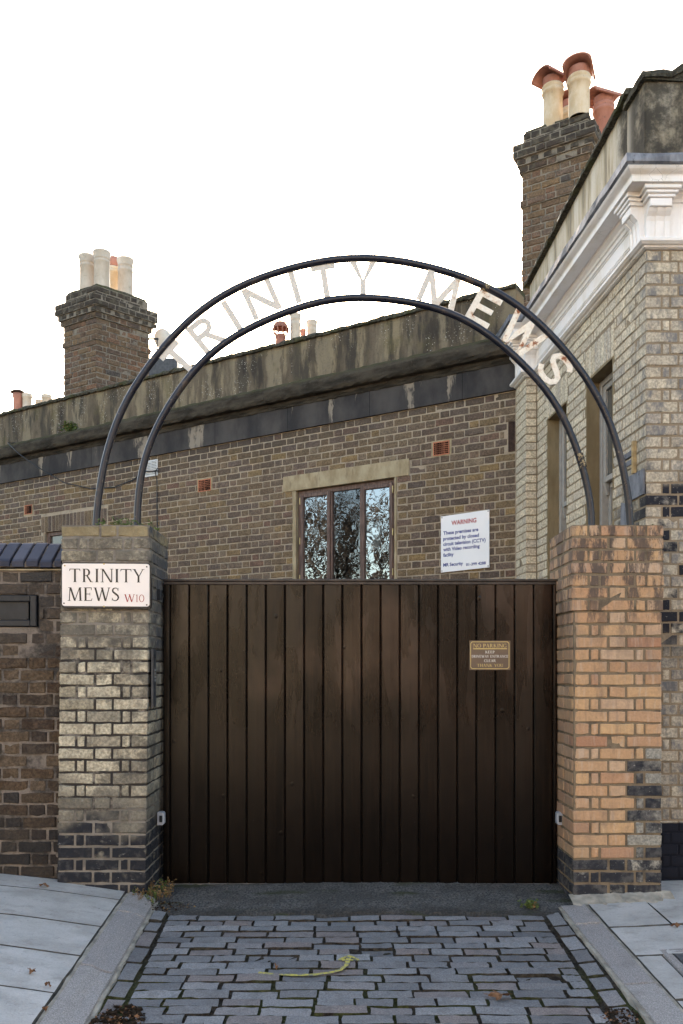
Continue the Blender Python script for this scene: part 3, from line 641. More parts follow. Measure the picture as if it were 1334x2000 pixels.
    for i in range(n):
        for k in range(3): a = i * 4 + k; fs.append((a, a + 4, a + 5, a + 1))
    mb.add(vs, fs, 1)
    tag(mb.build('pavement', [M['flag'], M['grout'], M['joint']]), 'flagstone pavement with cement fillet in front of the orange pier', 'pavement', kind='structure')
ground()

# ------------------------------------------------------------------ rear house
def grille(F, u0, u1, v0, v1, nu, nv, mats, name, parent, depth=.02, rim=.012, label=None):
    mb = MB(); mb.fbox(F, u0, u1, v0, v1, -.02, .002, 1)
    r = rim; mb.fbox(F, u0, u1, v0, v0 + r, .002, depth, 0); mb.fbox(F, u0, u1, v1 - r, v1, .002, depth, 0)
    mb.fbox(F, u0, u0 + r, v0 + r, v1 - r, .002, depth, 0); mb.fbox(F, u1 - r, u1, v0 + r, v1 - r, .002, depth, 0)
    a, b = u0 + r, u1 - r; pu = (b - a) / nu
    for i in range(1, nu): mb.fbox(F, a + i * pu - pu * .24, a + i * pu + pu * .24, v0 + r, v1 - r, .002, depth - .003, 0)
    a2, b2 = v0 + r, v1 - r; pv = (b2 - a2) / nv
    for i in range(1, nv): mb.fbox(F, u0 + r, u1 - r, a2 + i * pv - pv * .24, a2 + i * pv + pv * .24, .002, depth - .005, 0)
    o = mb.build(name, mats, parent)
    if label: o['label'] = label
    return o
def frame_bars(mb, F, u0, u1, v0, v1, wd, w0, w1, mi=0, bev=.004, bottom=True, top=None):
    top = top or wd
    mb.fbox(F, u0, u0 + wd, v0, v1, w0, w1, mi, bev); mb.fbox(F, u1 - wd, u1, v0, v1, w0, w1, mi, bev)
    mb.fbox(F, u0 + wd, u1 - wd, v1 - top, v1, w0, w1 - .001, mi, bev)
    if bottom: mb.fbox(F, u0 + wd, u1 - wd, v0, v0 + wd, w0, w1 - .001, mi, bev)
def rear_house():
    t = thing('brick_house', 'brown brick house with a dark stained cement parapet, right behind the gate', 'house', (RJ[0], RJ[1], 0))
    SE = 11.5; ZB = 4.337
    wl, wr = rs(774.5), rs(571.5); lz1 = rz(676, 913.5); lz0 = rz(676, 945)
    w2l, w2r = rs(200), rs(84); a2 = rz(84, 1040)
    holes = [(wl, wr, .0, lz0), (rs(799), rs(553), lz0, lz1), (w2l, w2r, .0, a2), (rs(210), rs(80), a2, a2 + .235)]
    vents = [(rs(412), rs(387), rz(400, 959.5), rz(400, 936), 'air'), (rs(878), rs(846), rz(862, 889), rz(862, 862), 'air'), (rs(63), rs(48), rz(55, 1004.5), rz(55, 986.5), 'air'), (.0, rs(993), rz(1000, 881.5), rz(1000, 823.5), 'iron')]
    holes += [(v[0] - .012, v[1] + .012, v[2] - .008, v[3] + .008) for v in vents]
    mb = MB()
    flemish(mb, FR, .012, SE, 1.05, ZB, .0803, holes, S=.213, H=.103, J=.012, t=.0075, c=.0045, j=.0021)
    # soldier arch over the left window
    u = rs(208)
    while u < rs(80) - .03: fbrick(mb, FR, u, u + .066, a2 + .004, a2 + .23, .006, .004, .0016); u += .077
    sheet(mb, FR, 0, SE, 0, ZB, -.006, [(wl, wr, .0, lz0), (w2l, w2r, 0.0, a2)], 1)
    mb.build('wall', [M['stock'], M['m_tan']], t)
    # body behind, so the house stands in depth and is dark inside
    mb = MB(); mb.fbox(FR, .0, SE, 0, 4.9, -6, -1.5); mb.fbox(FR, .02, SE, 4.86, 4.98, -1.499, -.12); mb.fbox(FR, .0, .08, 0, 4.85, -1.499, -.02); mb.fbox(FR, SE - .1, SE, 0, 4.85, -1.499, -.02)
    mb.fbox(FR, wr + .5, wr + .6, 0, 4.85, -1.499, -.02)
    mb.build('house_body', M['room'], t)
    mb = MB(); path = [tuple(FR(s, 0)[:2]) for s in (0, SE)]
    mb.fbox(FR, 0.0, SE, ZB, 4.62, -.10, .028); mb.build('frieze', M['frieze'], t)
    mb = MB(); sweep(mb, path, [(-.05, 4.93), (.0, 4.915), (.10, 4.885), (.155, 4.845), (.165, 4.80), (.155, 4.72), (.145, 4.70), (.13, 4.685), (.06, 4.682), (.058, 4.655), (.045, 4.64), (.04, 4.618), (-.05, 4.618)], sub=.07, rough=.0035)
    mb.build('cornice', M['cornice'], t)
    mb = MB(); sweep(mb, path, [(-.25, 4.9), (-.25, 5.405), (.0, 5.405), (0, 4.9)], sub=.25, rough=.002); mb.build('parapet', M['cement'], t)
    mb = MB(); sweep(mb, path, [(-.29, 5.39), (-.28, 5.43), (-.12, 5.447), (.02, 5.438), (.042, 5.415), (.035, 5.39), (.0, 5.392)], sub=.05, rough=.005); mb.build('coping', M['coping'], t)
    # lintel, jambs, window
    mb = MB(); mb.fbox(FR, rs(799), rs(553), lz0, lz1, -.10, .006, 0, .004); mb.build('lintel', M['lintel'], t)
    mb = MB(); mb.fbox(FR, wl, wl + .028, .9, lz0 - .002, -.11, .004, 0, .003); mb.fbox(FR, wr - .05, wr, .9, lz0 - .002, -.11, .004, 0, .003); mb.build('jamb', M['lintel'], t)
    fl, fr = wl + .03, wr - .052; ft = lz0 - .004; fb = 1.25
    w = MB(); frame_bars(w, FR, fl, fr, fb, ft, .05, -.11, -.045, 0, .004, top=.055)
    m1, m2 = rs(703) - .0, rs(641)
    w.fbox(FR, m1 - .025, m1 + .03, fb + .05, ft - .056, -.109, -.047, 0, .004); w.fbox(FR, m2 - .03, m2 + .025, fb + .05, ft - .056, -.109, -.047, 0, .004)
    wf = w.build('window', M['hardwood'], t)
    for a, b in ((fl + .035, m1 + .005), (m2 - .005, fr - .035)):
        c = MB(); frame_bars(c, FR, a, b, fb + .03, ft - .04, .045, -.08, -.03, 0, .005); c.build('casement', M['hardwood'], wf)
        p = MB(); p.quad(FR(a + .04, fb + .06, -.055), FR(b - .04, fb + .06, -.055), FR(b - .04, ft - .08, -.055), FR(a + .04, ft - .08, -.055)); p.build('pane', M['wavy'], wf)
    p = MB(); p.quad(FR(m1 + .025, fb + .04, -.07), FR(m2 - .025, fb + .04, -.07), FR(m2 - .025, ft - .05, -.07), FR(m1 + .025, ft - .05, -.07)); p.build('pane', M['clear'], wf)
    for z in (ft - .12, ft - .6, ft - 1.05):
        for u in (fl + .033, fr - .033): h = MB(); h.fbox(FR, u - .006, u + .006, z - .04, z + .04, -.046, -.024, 0, .002); h.build('hinge', M['brass'], wf)
    bd = MB(); bd.fbox(FR, m1 + .12, m1 + .42, 2.95, 3.28, -.75, -.70); bd.build('wall_board', M['room_card'], t)['label'] = 'pale board hanging inside the dark room'
    # second window, half hidden behind the left pier
    w = MB(); frame_bars(w, FR, w2l + .02, w2r - .045, 1.4, a2 - .003, .055, -.11, -.04, 0, .004); wf = w.build('window', M['hardwood'], t)
    p = MB(); p.quad(FR(w2l + .07, 1.45, -.07), FR(w2r - .09, 1.45, -.07), FR(w2r - .09, a2 - .05, -.07), FR(w2l + .07, a2 - .05, -.07)); p.build('pane', M['glass'], wf)
    mb = MB(); mb.fbox(FR, w2r - .045, w2r, 1.3, a2, -.11, -.004, 0, .003); mb.build('jamb', M['m_pale'], t)
    for a, b, c, d, k in vents:
        if k == 'air':
            g = grille(FR, a, b, c, d, 8, 6, [M['terracotta'], M['hole']], 'air_brick', t, .004)
            e = MB(); e.fbox(FR, a - .022, b + .022, c - .016, d + .016, -.02, -.001); e.build('mortar_surround', M['lintel'], g)
        else: grille(FR, a + .012, b, c, d, 8, 22, [M['iron'], M['hole']], 'iron_vent', t, .006, .008)
    return t
RH = rear_house()

# ------------------------------------------------------------------ chimneys
def chimney(parent, P, dl, a, dr, b, ztop, zbot, c, secs, name='chimney', flat=.05):
    P = V3(P); dl = V3((*dl, 0)); dr = V3((*dr, 0)); mb = MB(); heads = []
    cam = V3((0, 0, 0))
    def nrm(d):
        n = V3((-d.y, d.x, 0)); return n if n.dot(cam - P) > 0 else -n
    nl, nr_ = nrm(dl), nrm(dr)
    def sect(e, zt, rows, head, par, dent=False):
        o = P - (dl + dr) * e; zb = zt - rows * c
        p = [o, o + dl * (a + 2 * e), o + (dl + dr) * 1.0 * 0 + dl * (a + 2 * e) + dr * (b + 2 * e), o + dr * (b + 2 * e)]
        q = []
        for zz in (zb, zt):
            for x in p: q.append(V3((x.x, x.y, zz)))
        i0 = len(mb.v)
        ctr = sum(p, V3((0, 0, 0))) / 4
        q = [x + (V3((ctr.x, ctr.y, x.z)) - x).normalized() * .009 for x in q]
        mb.hexa(q, 1)
        for d, n, L in ((dl, nl, a), (dr, nr_, b)):
            F = Frame((o.x, o.y, 0), d, n)
            if dent:
                u = 0.0
                while u < L + 2 * e - .05: fbrick(mb, F, u, u + .10, zb + .005, zt - .005, .03, .008, .004); u += .155
            else: flemish(mb, F, .002, L + 2 * e, zb, zt, c, (), S=.213, H=.102, J=.012, t=.009, c=.006, j=.0025, par=par, dwj=.003)
        heads.extend([head] * (len(mb.v) - i0))
    z = ztop
    for k, (e, rows, head, *dn) in enumerate(secs):
        sect(e, z, rows, head, k, bool(dn)); z -= rows * c
    sect(0, z, max(1, int((z - zbot) / c)), 0.0, 0)
    e = secs[0][0]; o = P - (dl + dr) * (e - .01); A, B = a + 2 * e - .02, b + 2 * e - .02; i0 = len(mb.v)
    lo = [o, o + dl * A, o + dl * A + dr * B, o + dr * B]; ctr = sum(lo, V3((0, 0, 0))) / 4; vs = []
    for f, zz in ((0, -.02), (.03, .035), (.22, flat + .02), (.95, flat + .05)):
        ring = []
        for i in range(4):
            p, q = lo[i], lo[(i + 1) % 4]
            for k in range(5): x = p.lerp(q, k / 5); x = x.lerp(ctr, f); ring.append((x.x + R.gauss(0, .004), x.y + R.gauss(0, .004), ztop + zz + R.gauss(0, .006)))
        vs += ring
    fs = [(r * 20 + i, r * 20 + (i + 1) % 20, r * 20 + 20 + (i + 1) % 20, r * 20 + 20 + i) for r in range(3) for i in range(20)] + [tuple(60 + i for i in range(20))]
    mb.add(vs, fs, 2); heads.extend([1.0] * (len(mb.v) - i0))
    ob = mb.build(name, [M['chim'], M['m_chim'], M['coping']], parent)
    at_ = ob.data.attributes.new('head', 'FLOAT', 'POINT'); at_.data.foreach_set('value', heads)
    return ob
def pot(parent, x, y, z0, z1, r, mat, rim='ring', hood=None, hm='pot_red', name='chimney_pot'):
    mb = MB(); h = z1 - z0
    if rim == 'ring': pr = [(r * .98, 0), (r * .95, h * .5), (r * .94, h - .10), (r * 1.04, h - .095), (r * 1.10, h - .075), (r * 1.06, h - .055), (r * .98, h - .05), (r * 1.06, h - .035), (r * 1.10, h - .018), (r * 1.04, h), (r * .85, h), (r * .8, h - .2)]
    else: pr = [(r * 1.02, 0), (r * .98, h * .3), (r * .95, h * .72), (r * 1.0, h * .73), (r * 1.0, h * .77), (r * .95, h * .78), (r * .95, h - .12), (r * 1.0, h - .115), (r * 1.0, h - .095), (r * .96, h - .09), (r * 1.12, h - .03), (r * 1.12, h), (r * .92, h), (r * .85, h - .25)]
    mb.lathe(pr, (x, y, z0), 26)
    if hood is not None:
        ang, hl = hood
        mb.lathe([(r * .84, 0), (r * .92, .04), (r * 1.0, .09), (r * 1.0, .10), (r * .8, .10), (r * .75, -.02)], (x, y, z1 - .01), 24, 1)
        ax = V3((math.cos(ang), math.sin(ang), 0)); sd = V3((-ax.y, ax.x, 0)); vs = []; n = 14; th = .018; c = V3((x, y, z1 + .05)); rh = r * 1.16
        for e in (-hl / 2, hl / 2):
            for rr in (rh, rh - th):
                for k in range(n + 1):
                    a = PI * (.02 + .96 * k / n); vs.append(c + ax * e + sd * (rr * 1.15 * math.cos(a)) + V3((0, 0, rr * .80 * math.sin(a))))
        m = n + 1; fs = []
        for k in range(n): fs += [(k, k + 1, 2 * m + k + 1, 2 * m + k), (m + k, 3 * m + k, 3 * m + k + 1, m + k + 1), (k, m + k, m + k + 1, k + 1), (2 * m + k, 2 * m + k + 1, 3 * m + k + 1, 3 * m + k)]
        fs += [(0, 2 * m, 3 * m, m), (n, m + n, 3 * m + n, 2 * m + n)]
        mb.add(vs, fs, 1)
    return mb.build(name, [M[mat], M[hm]], parent)
cl = chimney(RH, (-3.656, 12.2, 0), RD, .705, (.743, .669), .882, 7.19, 4.9, .081, [(-.012, 2, 1.0), (.085, 2, 1.0), (.06, 1, .85, 1), (.03, 1, .45), (0, 3, .12), (.018, 1, .0)])
pot(cl, -3.656, 12.5, 7.2, 7.82, .120, 'pot_grey', 'plain'); pot(cl, -3.93, 12.66, 7.2, 7.84, .115, 'pot_grey', 'plain'); pot(cl, -3.402, 12.9, 7.17, 7.91, .119, 'pot_grey', 'plain')
pot(cl, -3.675, 13.2, 7.2, 7.92, .110, 'pot_buff', 'ring'); 
def red_cap():
    mb = MB(); mb.lathe([(.095, 0), (.12, .03), (.125, .12), (.10, .16), (.0, .17)], (-3.675, 13.2, 7.92), 20); mb.build('chimney_pot', M['pot_red'], cl)['label'] = 'red clay cap over the buff pot'
red_cap()

# ------------------------------------------------------------------ corner house
def console(mb, F, u, zt, zb, sc=1.0):
    b = lambda w, o, z0, z1, bv=.004: mb.fbox(F, u - w / 2, u + w / 2, z0, z1, .018, o, 0, bv)
    H_ = zt - zb
    b(.250 * sc, .150, zt - .030, zt - .002); b(.215 * sc, .135, zt - .052, zt - .031); b(.185 * sc, .122, zt - .075, zt - .053); b(.150 * sc, .112, zt - .130, zt - .076)
    b(.104 * sc, .108, zt - .118, zt - .088, .001)
    prof = [(.018, zt - .131), (.100, zt - .131), (.085, zt - .150), (.062, zt - .172), (.052, zt - .20), (.048, zb), (.018, zb)]
    for k, (du, dw) in enumerate(((-.062, 0), (-.031, -.007), (.0, 0), (.031, -.007), (.062, 0))):
        wd = .036 if dw == 0 else .026
        for a, q in zip(prof[1:], prof[2:-1]):
            pass
        vs = []
        for s_ in (-wd / 2, wd / 2):
            for o, z in prof: vs.append(F(u + (du + s_) * sc, z, o + (dw if o > .02 else 0)))
        n = len(prof); fs = [tuple(range(n)), tuple(range(2 * n - 1, n - 1, -1))] + [(i, (i + 1) % n, n + (i + 1) % n, n + i) for i in range(n)]
        mb.add(vs, fs)
def corner_house():
    t = thing('pale_brick_house', 'pale brick corner house with a white moulded cornice and two narrow sash windows', 'house', (2.101, 5.65, 0))
    ZT = 4.343; TL = 2.465
    wins = [(.586, 1.129), (1.613, 2.14)]; wb, wt = 2.26, 3.825
    holes = [(a, b, wb, wt) for a, b in wins] + [(a - .03, b + .03, wt, wt + .262) for a, b in wins]
    mb = MB(); cz = .0803
    flemish(mb, FS, .010, TL, 1.0, ZT, cz, holes, t=.005, c=.0035, j=.0012)
    for a, b in wins:
        u = a - .026; n = 9; pw = (b - a + .052) / n
        for k in range(n): fbrick(mb, FS, u + .002, u + pw - .003, wt + .004 + .012 * math.sin(PI * (k + .5) / n), wt + .256, .005, .003, .001); u += pw
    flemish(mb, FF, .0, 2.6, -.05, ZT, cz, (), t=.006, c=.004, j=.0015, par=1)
    FP = Frame((1.825, 8.11, 0), (1, 0, 0), (0, -1, 0)); FQ = Frame((1.825, 8.11, 0), (-.06695, .99775, 0), (-.99775, -.06695, 0))
    n = int((ZT - 1.0) / cz)
    for r in range(n):
        z1 = ZT - r * cz - .005; z0 = z1 - cz + .010
        fbrick(mb, FP, .0, .103, z0, z1, .005, .0035, .001)
        for p, q in (((.008, .11), (.121, .34)) if r % 2 else ((.008, .22), (.231, .34))): fbrick(mb, FQ, p, q, z0, z1, .005, .0035, .001)
    h2 = [(a, b, wb, wt) for a, b in wins]
    sheet(mb, FS, 0.004, TL, 0, ZT, -.004, h2, 1); sheet(mb, FF, .004, 2.6, -.1, ZT, -.004, (), 1)
    sheet(mb, FP, .004, .115, 0, ZT, -.004, (), 1); sheet(mb, FQ, .004, .36, 0, ZT, -.004, (), 1)
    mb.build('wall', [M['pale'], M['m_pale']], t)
    mb = MB(); pl = [(2.32, 5.9), (8, 5.9), (8, 13), (1.95, 13), (1.95, 8.5), (2.13, 8.3)]
    vs = [(x, y, z) for z in (-.1, 5.0) for x, y in pl]; m = len(pl)
    mb.add(vs, [tuple(range(m - 1, -1, -1)), tuple(range(m, 2 * m))] + [(i, (i + 1) % m, m + (i + 1) % m, m + i) for i in range(m)])
    mb.fbox(FF, 2.6, 5.9, -.1, 5.0, -.3, -.002); mb.build('house_body', M['rend'], t)
    path = [(8, 5.65), (2.101, 5.65), (1.936, 8.11), (1.825, 8.11), (1.802, 8.46)]
    mb = MB(); sweep(mb, path, [(-.02, 4.83), (.205, 4.805), (.215, 4.795), (.205, 4.782), (.192, 4.772), (.180, 4.765), (.172, 4.76), (.168, 4.752), (.168, 4.716), (.155, 4.714), (.06, 4.716), (.055, 4.695), (.035, 4.675), (.03, 4.655), (.018, 4.65), (.018, 4.405), (.060, 4.402), (.068, 4.392), (.066, 4.375), (.055, 4.368), (.048, 4.362), (.030, 4.358), (.026, 4.350), (.010, 4.344), (-.02, 4.344)])
    cor = mb.build('cornice', M['white'], t)
    mb = MB()
    for F, a, b in ((FS, .20, 2.40), (FF, .26, .75), (FF, 1.0, 1.6)):
        for d, w in ((0, .030), (.022, .026)):
            x0, x1, z0, z1 = a + d, b - d, 4.455 + d, 4.615 - d
            for p in ((x0, x1, z1 - .010, z1), (x0, x1, z0, z0 + .010), (x0, x0 + .010, z0 + .010, z1 - .010), (x1 - .010, x1, z0 + .010, z1 - .010)): mb.fbox(F, *p, .017, w, 0, .003)
    mb.build('panel_moulding', M['white'], cor)
    for F, u in ((FF, .062), (FS, .075), (FF, .90), (Frame((1.825, 8.11, 0), (1, 0, 0), (0, -1, 0)), .055), (Frame((1.825, 8.11, 0), (-.06695, .99775, 0), (-.99775, -.06695, 0)), .12)):
        c = MB(); console(c, F, u, 4.715, 4.405, .95 if F is not FF else 1.0); c.build('console_bracket', M['white'], cor)
    mb = MB(); sweep(mb, path, [(-.02, 4.93), (.05, 4.90), (.225, 4.868), (.232, 4.860), (.228, 4.812), (.218, 4.808), (.0, 4.829)], sub=.12, rough=.0035); mb.build('lead_flashing', M['lead'], t)
    # parapet with a taller block at the corner
    mb = MB()
    def pr(F, u0, u1, za, zb_, w0, w1, z0=4.87, mi=0): mb.hexa([F(u0, z0, w1), F(u1, z0, w1), F(u1, z0, w0), F(u0, z0, w0), F(u0, za, w1), F(u1, zb_, w1), F(u1, zb_, w0), F(u0, za, w0)], mi)
    pr(FS, .287, 2.72, 5.60, 5.37, -.25, -.004); pr(FS, .0, .286, 5.50, 5.50, -.25, .012)
    mb.build('parapet', M['beige'], t)
    mb = MB(); poly = [(.0, 4.87), (.0, 5.50), (.155, 5.50), (1.1, 6.02), (2.05, 5.50), (3.0, 5.50), (3.0, 4.87)]
    mb.prism([(u - .006, v) for u, v in poly], FF, -.249, .004); mb.build('parapet', M['beige'], t)
    def cope(pts, wd0, wd1, h, nm, F):
        m2 = MB(); n = 0; vs = []
        for (u0, z0), (u1, z1) in zip(pts, pts[1:]):
            k = max(1, int(abs(u1 - u0) / .05))
            for i in range(k + (1 if (u1, z1) == pts[-1] else 0)):
                f = i / k; u, z = u0 + (u1 - u0) * f, z0 + (z1 - z0) * f
                for w, dz in ((wd0, 0), (wd0, h), ((wd0 + wd1) / 2, h * 1.35), (wd1 - .012, h), (wd1, h * .5), (wd1, 0)): vs.append(F(u + R.gauss(0, .003), z + dz + R.gauss(0, .004), w + R.gauss(0, .004)))
                n += 1
        fs = [(i * 6 + a, (i + 1) * 6 + a, (i + 1) * 6 + (a + 1) % 6, i * 6 + (a + 1) % 6) for i in range(n - 1) for a in range(6)] + [tuple(range(6)), tuple((n - 1) * 6 + a for a in range(5, -1, -1))]
        m2.add(vs, fs); m2.build(nm, M['coping'], t)
    cope([(.26, 5.60), (2.78, 5.37)], -.28, .045, .05, 'coping', FS)
    cope([(-.035, 5.501), (.287, 5.501)], -.27, .045, .05, 'coping', FS)
    cope([(-.04, 5.504), (.155, 5.504), (1.1, 6.024), (2.05, 5.504), (3.0, 5.504)], -.27, .045, .05, 'coping', FF)
    # sash windows in the side wall
    for i, (a, b) in enumerate(wins):
        rv = MB(); d = -.115
        rv.fbox(FS, b - .002, b + .03, wb, wt, d, -.001); rv.fbox(FS, a - .03, a + .002, wb, wt, d, -.001); rv.fbox(FS, a - .03, b + .03, wt - .003, wt + .03, d, -.0025); rv.fbox(FS, a - .03, b + .03, wb - .09, wb, d - .05, .03, 0, .004)
        w = MB(); frame_bars(w, FS, a + .003, b - .003, wb + .001, wt - .004, .045, d - .10, d + .006, 0, .004); wf = w.build('window', M['sash'], t)
        rv.build('window_reveal', M['render'], wf)
        mz = 3.0
        s = MB(); frame_bars(s, FS, a + .046, b - .046, mz - .02, wt - .05, .045, d - .045, d - .008, 0, .004)
        for u in (a + .05, b - .086): s.hexa([FS(u, mz - .12, d - .03), FS(u + .036, mz - .12, d - .03), FS(u + .036, mz - .12, d - .044), FS(u, mz - .12, d - .044), FS(u, mz - .021, d - .008), FS(u + .036, mz - .021, d - .008), FS(u + .036, mz - .021, d - .044), FS(u, mz - .021, d - .044)])
        s.build('sash', M['sash'], wf)
        s = MB(); frame_bars(s, FS, a + .046, b - .046, wb + .045, mz - .022, .045, d - .09, d - .052, 0, .004); s.build('sash', M['sash'], wf)
        p = MB(); p.quad(FS(a + .08, mz, d - .03), FS(b - .08, mz, d - .03), FS(b - .08, wt - .08, d - .03), FS(a + .08, wt - .08, d - .03)); p.build('pane', M['glass'], wf)
        p = MB(); p.quad(FS(a + .08, wb + .08, d - .075), FS(b - .08, wb + .08, d - .075), FS(b - .08, mz - .06, d - .075), FS(a + .08, mz - .06, d - .075)); p.build('pane', M['glass'], wf)
    # slate patches and a stick fixed to the side wall
    p = MB()
    for q in ([(.02, 2.84), (.30, 2.84), (.30, 2.66), (.02, 2.665)], [(.29, 2.65), (.40, 2.68), (.42, 2.42), (.27, 2.44)], [(.16, 3.02), (.36, 3.02), (.36, 2.98), (.16, 2.98)], [(.16, 2.955), (.34, 2.955), (.34, 2.92), (.16, 2.92)]): p.prism(q, FS, -.002, .011)
    p.build('slate_patch', M['lead'], t)
    p = MB(); p.fbox(FS, .155, .178, 2.84, 3.07, .0, .03, 0, .004); p.build('wooden_batten', M['wood'], t)
    return t
CH = corner_house()
crt = chimney(CH, (2.813, 9.3, 0), RD, .79, (.515, .857), 1.15, 7.80, 4.6, .080, [(-.012, 2, 1.0), (.084, 2, 1.0), (.05, 1, .8, 1), (.028, 1, .5), (0, 4, .3), (.018, 1, .25)], flat=.085)
pot(crt, 2.49, 9.65, 7.8, 8.31, .118, 'pot_buff', 'ring', (.55, .40)); pot(crt, 2.741, 9.45, 7.8, 8.275, .124, 'pot_buff', 'ring', (1.15, .38)); pot(crt, 3.25, 10.16, 7.8, 8.44, .122, 'pot_red', 'ring', (.35, .42)); pot(crt, 2.83, 10.15, 7.8, 8.38, .11, 'pot_buff', 'ring', (.9, .36))

# ------------------------------------------------------------------ the house beyond, of which only stacks and pots show
def far_house():
    t = thing('terraced_house', 'terraced house farther back, only its chimney pots showing above the dark parapet', 'house', (-5, 16, 0))
    mb = MB(); mb.box(-13, .9, 16, 26, -.05, 6.1); mb.build('wall', M['rend'], t)
    for nm, x0, x1, y0, y1, zt in (('chimney', -1.55, -.35, 17.7, 18.5, 8.40), ('chimney', -9.0, -7.6, 21.7, 22.5, 8.20)):
        c = MB(); c.box(x0, x1, y0, y1, 6.1, zt - .2); c.box(x0 - .06, x1 + .06, y0 - .06, y1 + .06, zt - .199, zt); c = c.build(nm, M['chim'], t)
        if x0 > -3:
            m = MB(); X = at(548, 0, 18).x; zc = EYE + 668 / FOC * 18; m.lathe([(.135, 8.38 - zc), (.115, -.30), (.105, -.22), (.12, -.20), (.12, -.16), (.10, -.14)], (X, 18, zc), 20, 0)
            m.lathe([(.05, .15), (.12, .125), (.165, .06), (.172, .0)], (X, 18, zc), 20, 0); m.lathe([(0, .152), (.06, .152)], (X, 18, zc), 20, 0)
            for k in range(10):
                a = 2 * PI * k / 10; m.tube([(X + .17 * math.cos(a), 18 + .17 * math.sin(a), zc + .01), (X + .165 * math.cos(a), 18 + .165 * math.sin(a), zc - .07), (X + .11 * math.cos(a), 18 + .11 * math.sin(a), zc - .15)], .016, 5)
            m.build('chimney_pot', M['pot_dark'], c)['label'] = 'red pot with a round slotted cowl'
            pot(c, at(577, 0, 18).x, 18, 8.38, EYE + 695 / FOC * 18, .115, 'pot_grey', 'plain'); pot(c, at(609, 0, 18.3).x, 18.3, 8.38, EYE + 682 / FOC * 18.3, .115, 'pot_grey', 'plain'); pot(c, at(592, 0, 18.3).x, 18.35, 8.38, EYE + 668 / FOC * 18.3, .06, 'pot_red', 'plain')
        else:
            m = MB(); X = at(35, 0, 22).x; zt2 = EYE + 541 / FOC * 22; m.lathe([(.125, 8.18 - zt2), (.12, -.12), (.135, -.10), (.135, 0), (.1, 0)], (X, 22, zt2), 20, 0); m.lathe([(.012, .0), (.012, .04)], (X, 22, zt2), 8, 1); m.lathe([(.19, .02), (.19, .035), (.12, .085), (0, .10)], (X, 22, zt2), 20, 1)
            m.build('chimney_pot', [M['pot_red'], M['iron']], c)['label'] = 'red pot under a flat metal rain hat'
            for px, py, r in ((53, 770, .125), (72, 777, .10), (91, 772, .125)): pot(c, at(px, 0, 22).x, 22 + (.2 if r < .12 else 0), 8.18, EYE + (CY - py) / FOC * 22, r, 'pot_grey', 'ring')
    # a party wall end peeping over the parapet
    m = MB(); m.box(-3.8, -3.15, 15.7, 15.998, 6.0, 7.43); m.build('party_wall', M['roof'], t)
far_house()
def aerial():
    t = thing('tv_aerial', 'thin television aerial mast standing behind the parapet left of the pots', 'aerial', (at(514, 0, 18).x, 17.0, 6.1))
    m = MB(); X = at(514, 0, 17).x; zt = EYE + 722 / FOC * 17; m.tube([(X, 17, 6.1), (X - .02, 17, zt)], .012, 6); m.build('mast', M['steel'], t)
    m = MB(); a, b = V3((X + .06, 17, zt - .05)), V3((X - 1.0, 17.2, zt - .40)); m.tube([a, b], .007, 5)
    for k in range(14): p = a.lerp(b, k / 13); m.tube([p + V3((.02, -.10, .03)), p + V3((-.02, .10, -.03))], .004, 4)
    m.build('boom', M['steel'], t)
aerial()
def dish():
    B = at(292, 662, 12.85); t = thing('satellite_dish', 'pale satellite dish on a bracket beside the left chimney stack', 'satellite dish', B)
    m = MB(); m.fbox(Frame(B, (1, 0, 0), (0, -1, 0)), -.01, .14, -.012, .012, -.012, .012); m.tube([B + V3((.12, 0, .0)), B + V3((.12, -.01, -.16)), B + V3((.02, 0, -.2))], .011, 6); m.build('bracket', M['black_metal'], t)
    m = MB(); c = B + V3((.17, .12, .05)); n = V3((.25, .9, .35)).normalized(); a = n.orthogonal().normalized(); b = n.cross(a); vs = []; 
    for k in range(6):
        for i in range(24): r = .155 * k / 5; th = 2 * PI * i / 24; vs.append(c + a * r * math.cos(th) + b * r * math.sin(th) + n * (r * r * 1.2))
    m.add(vs, [(k * 24 + i, k * 24 + (i + 1) % 24, k * 24 + 24 + (i + 1) % 24, k * 24 + 24 + i) for k in range(5) for i in range(24)], 0, True); m.build('dish', M['dish'], t)
dish()
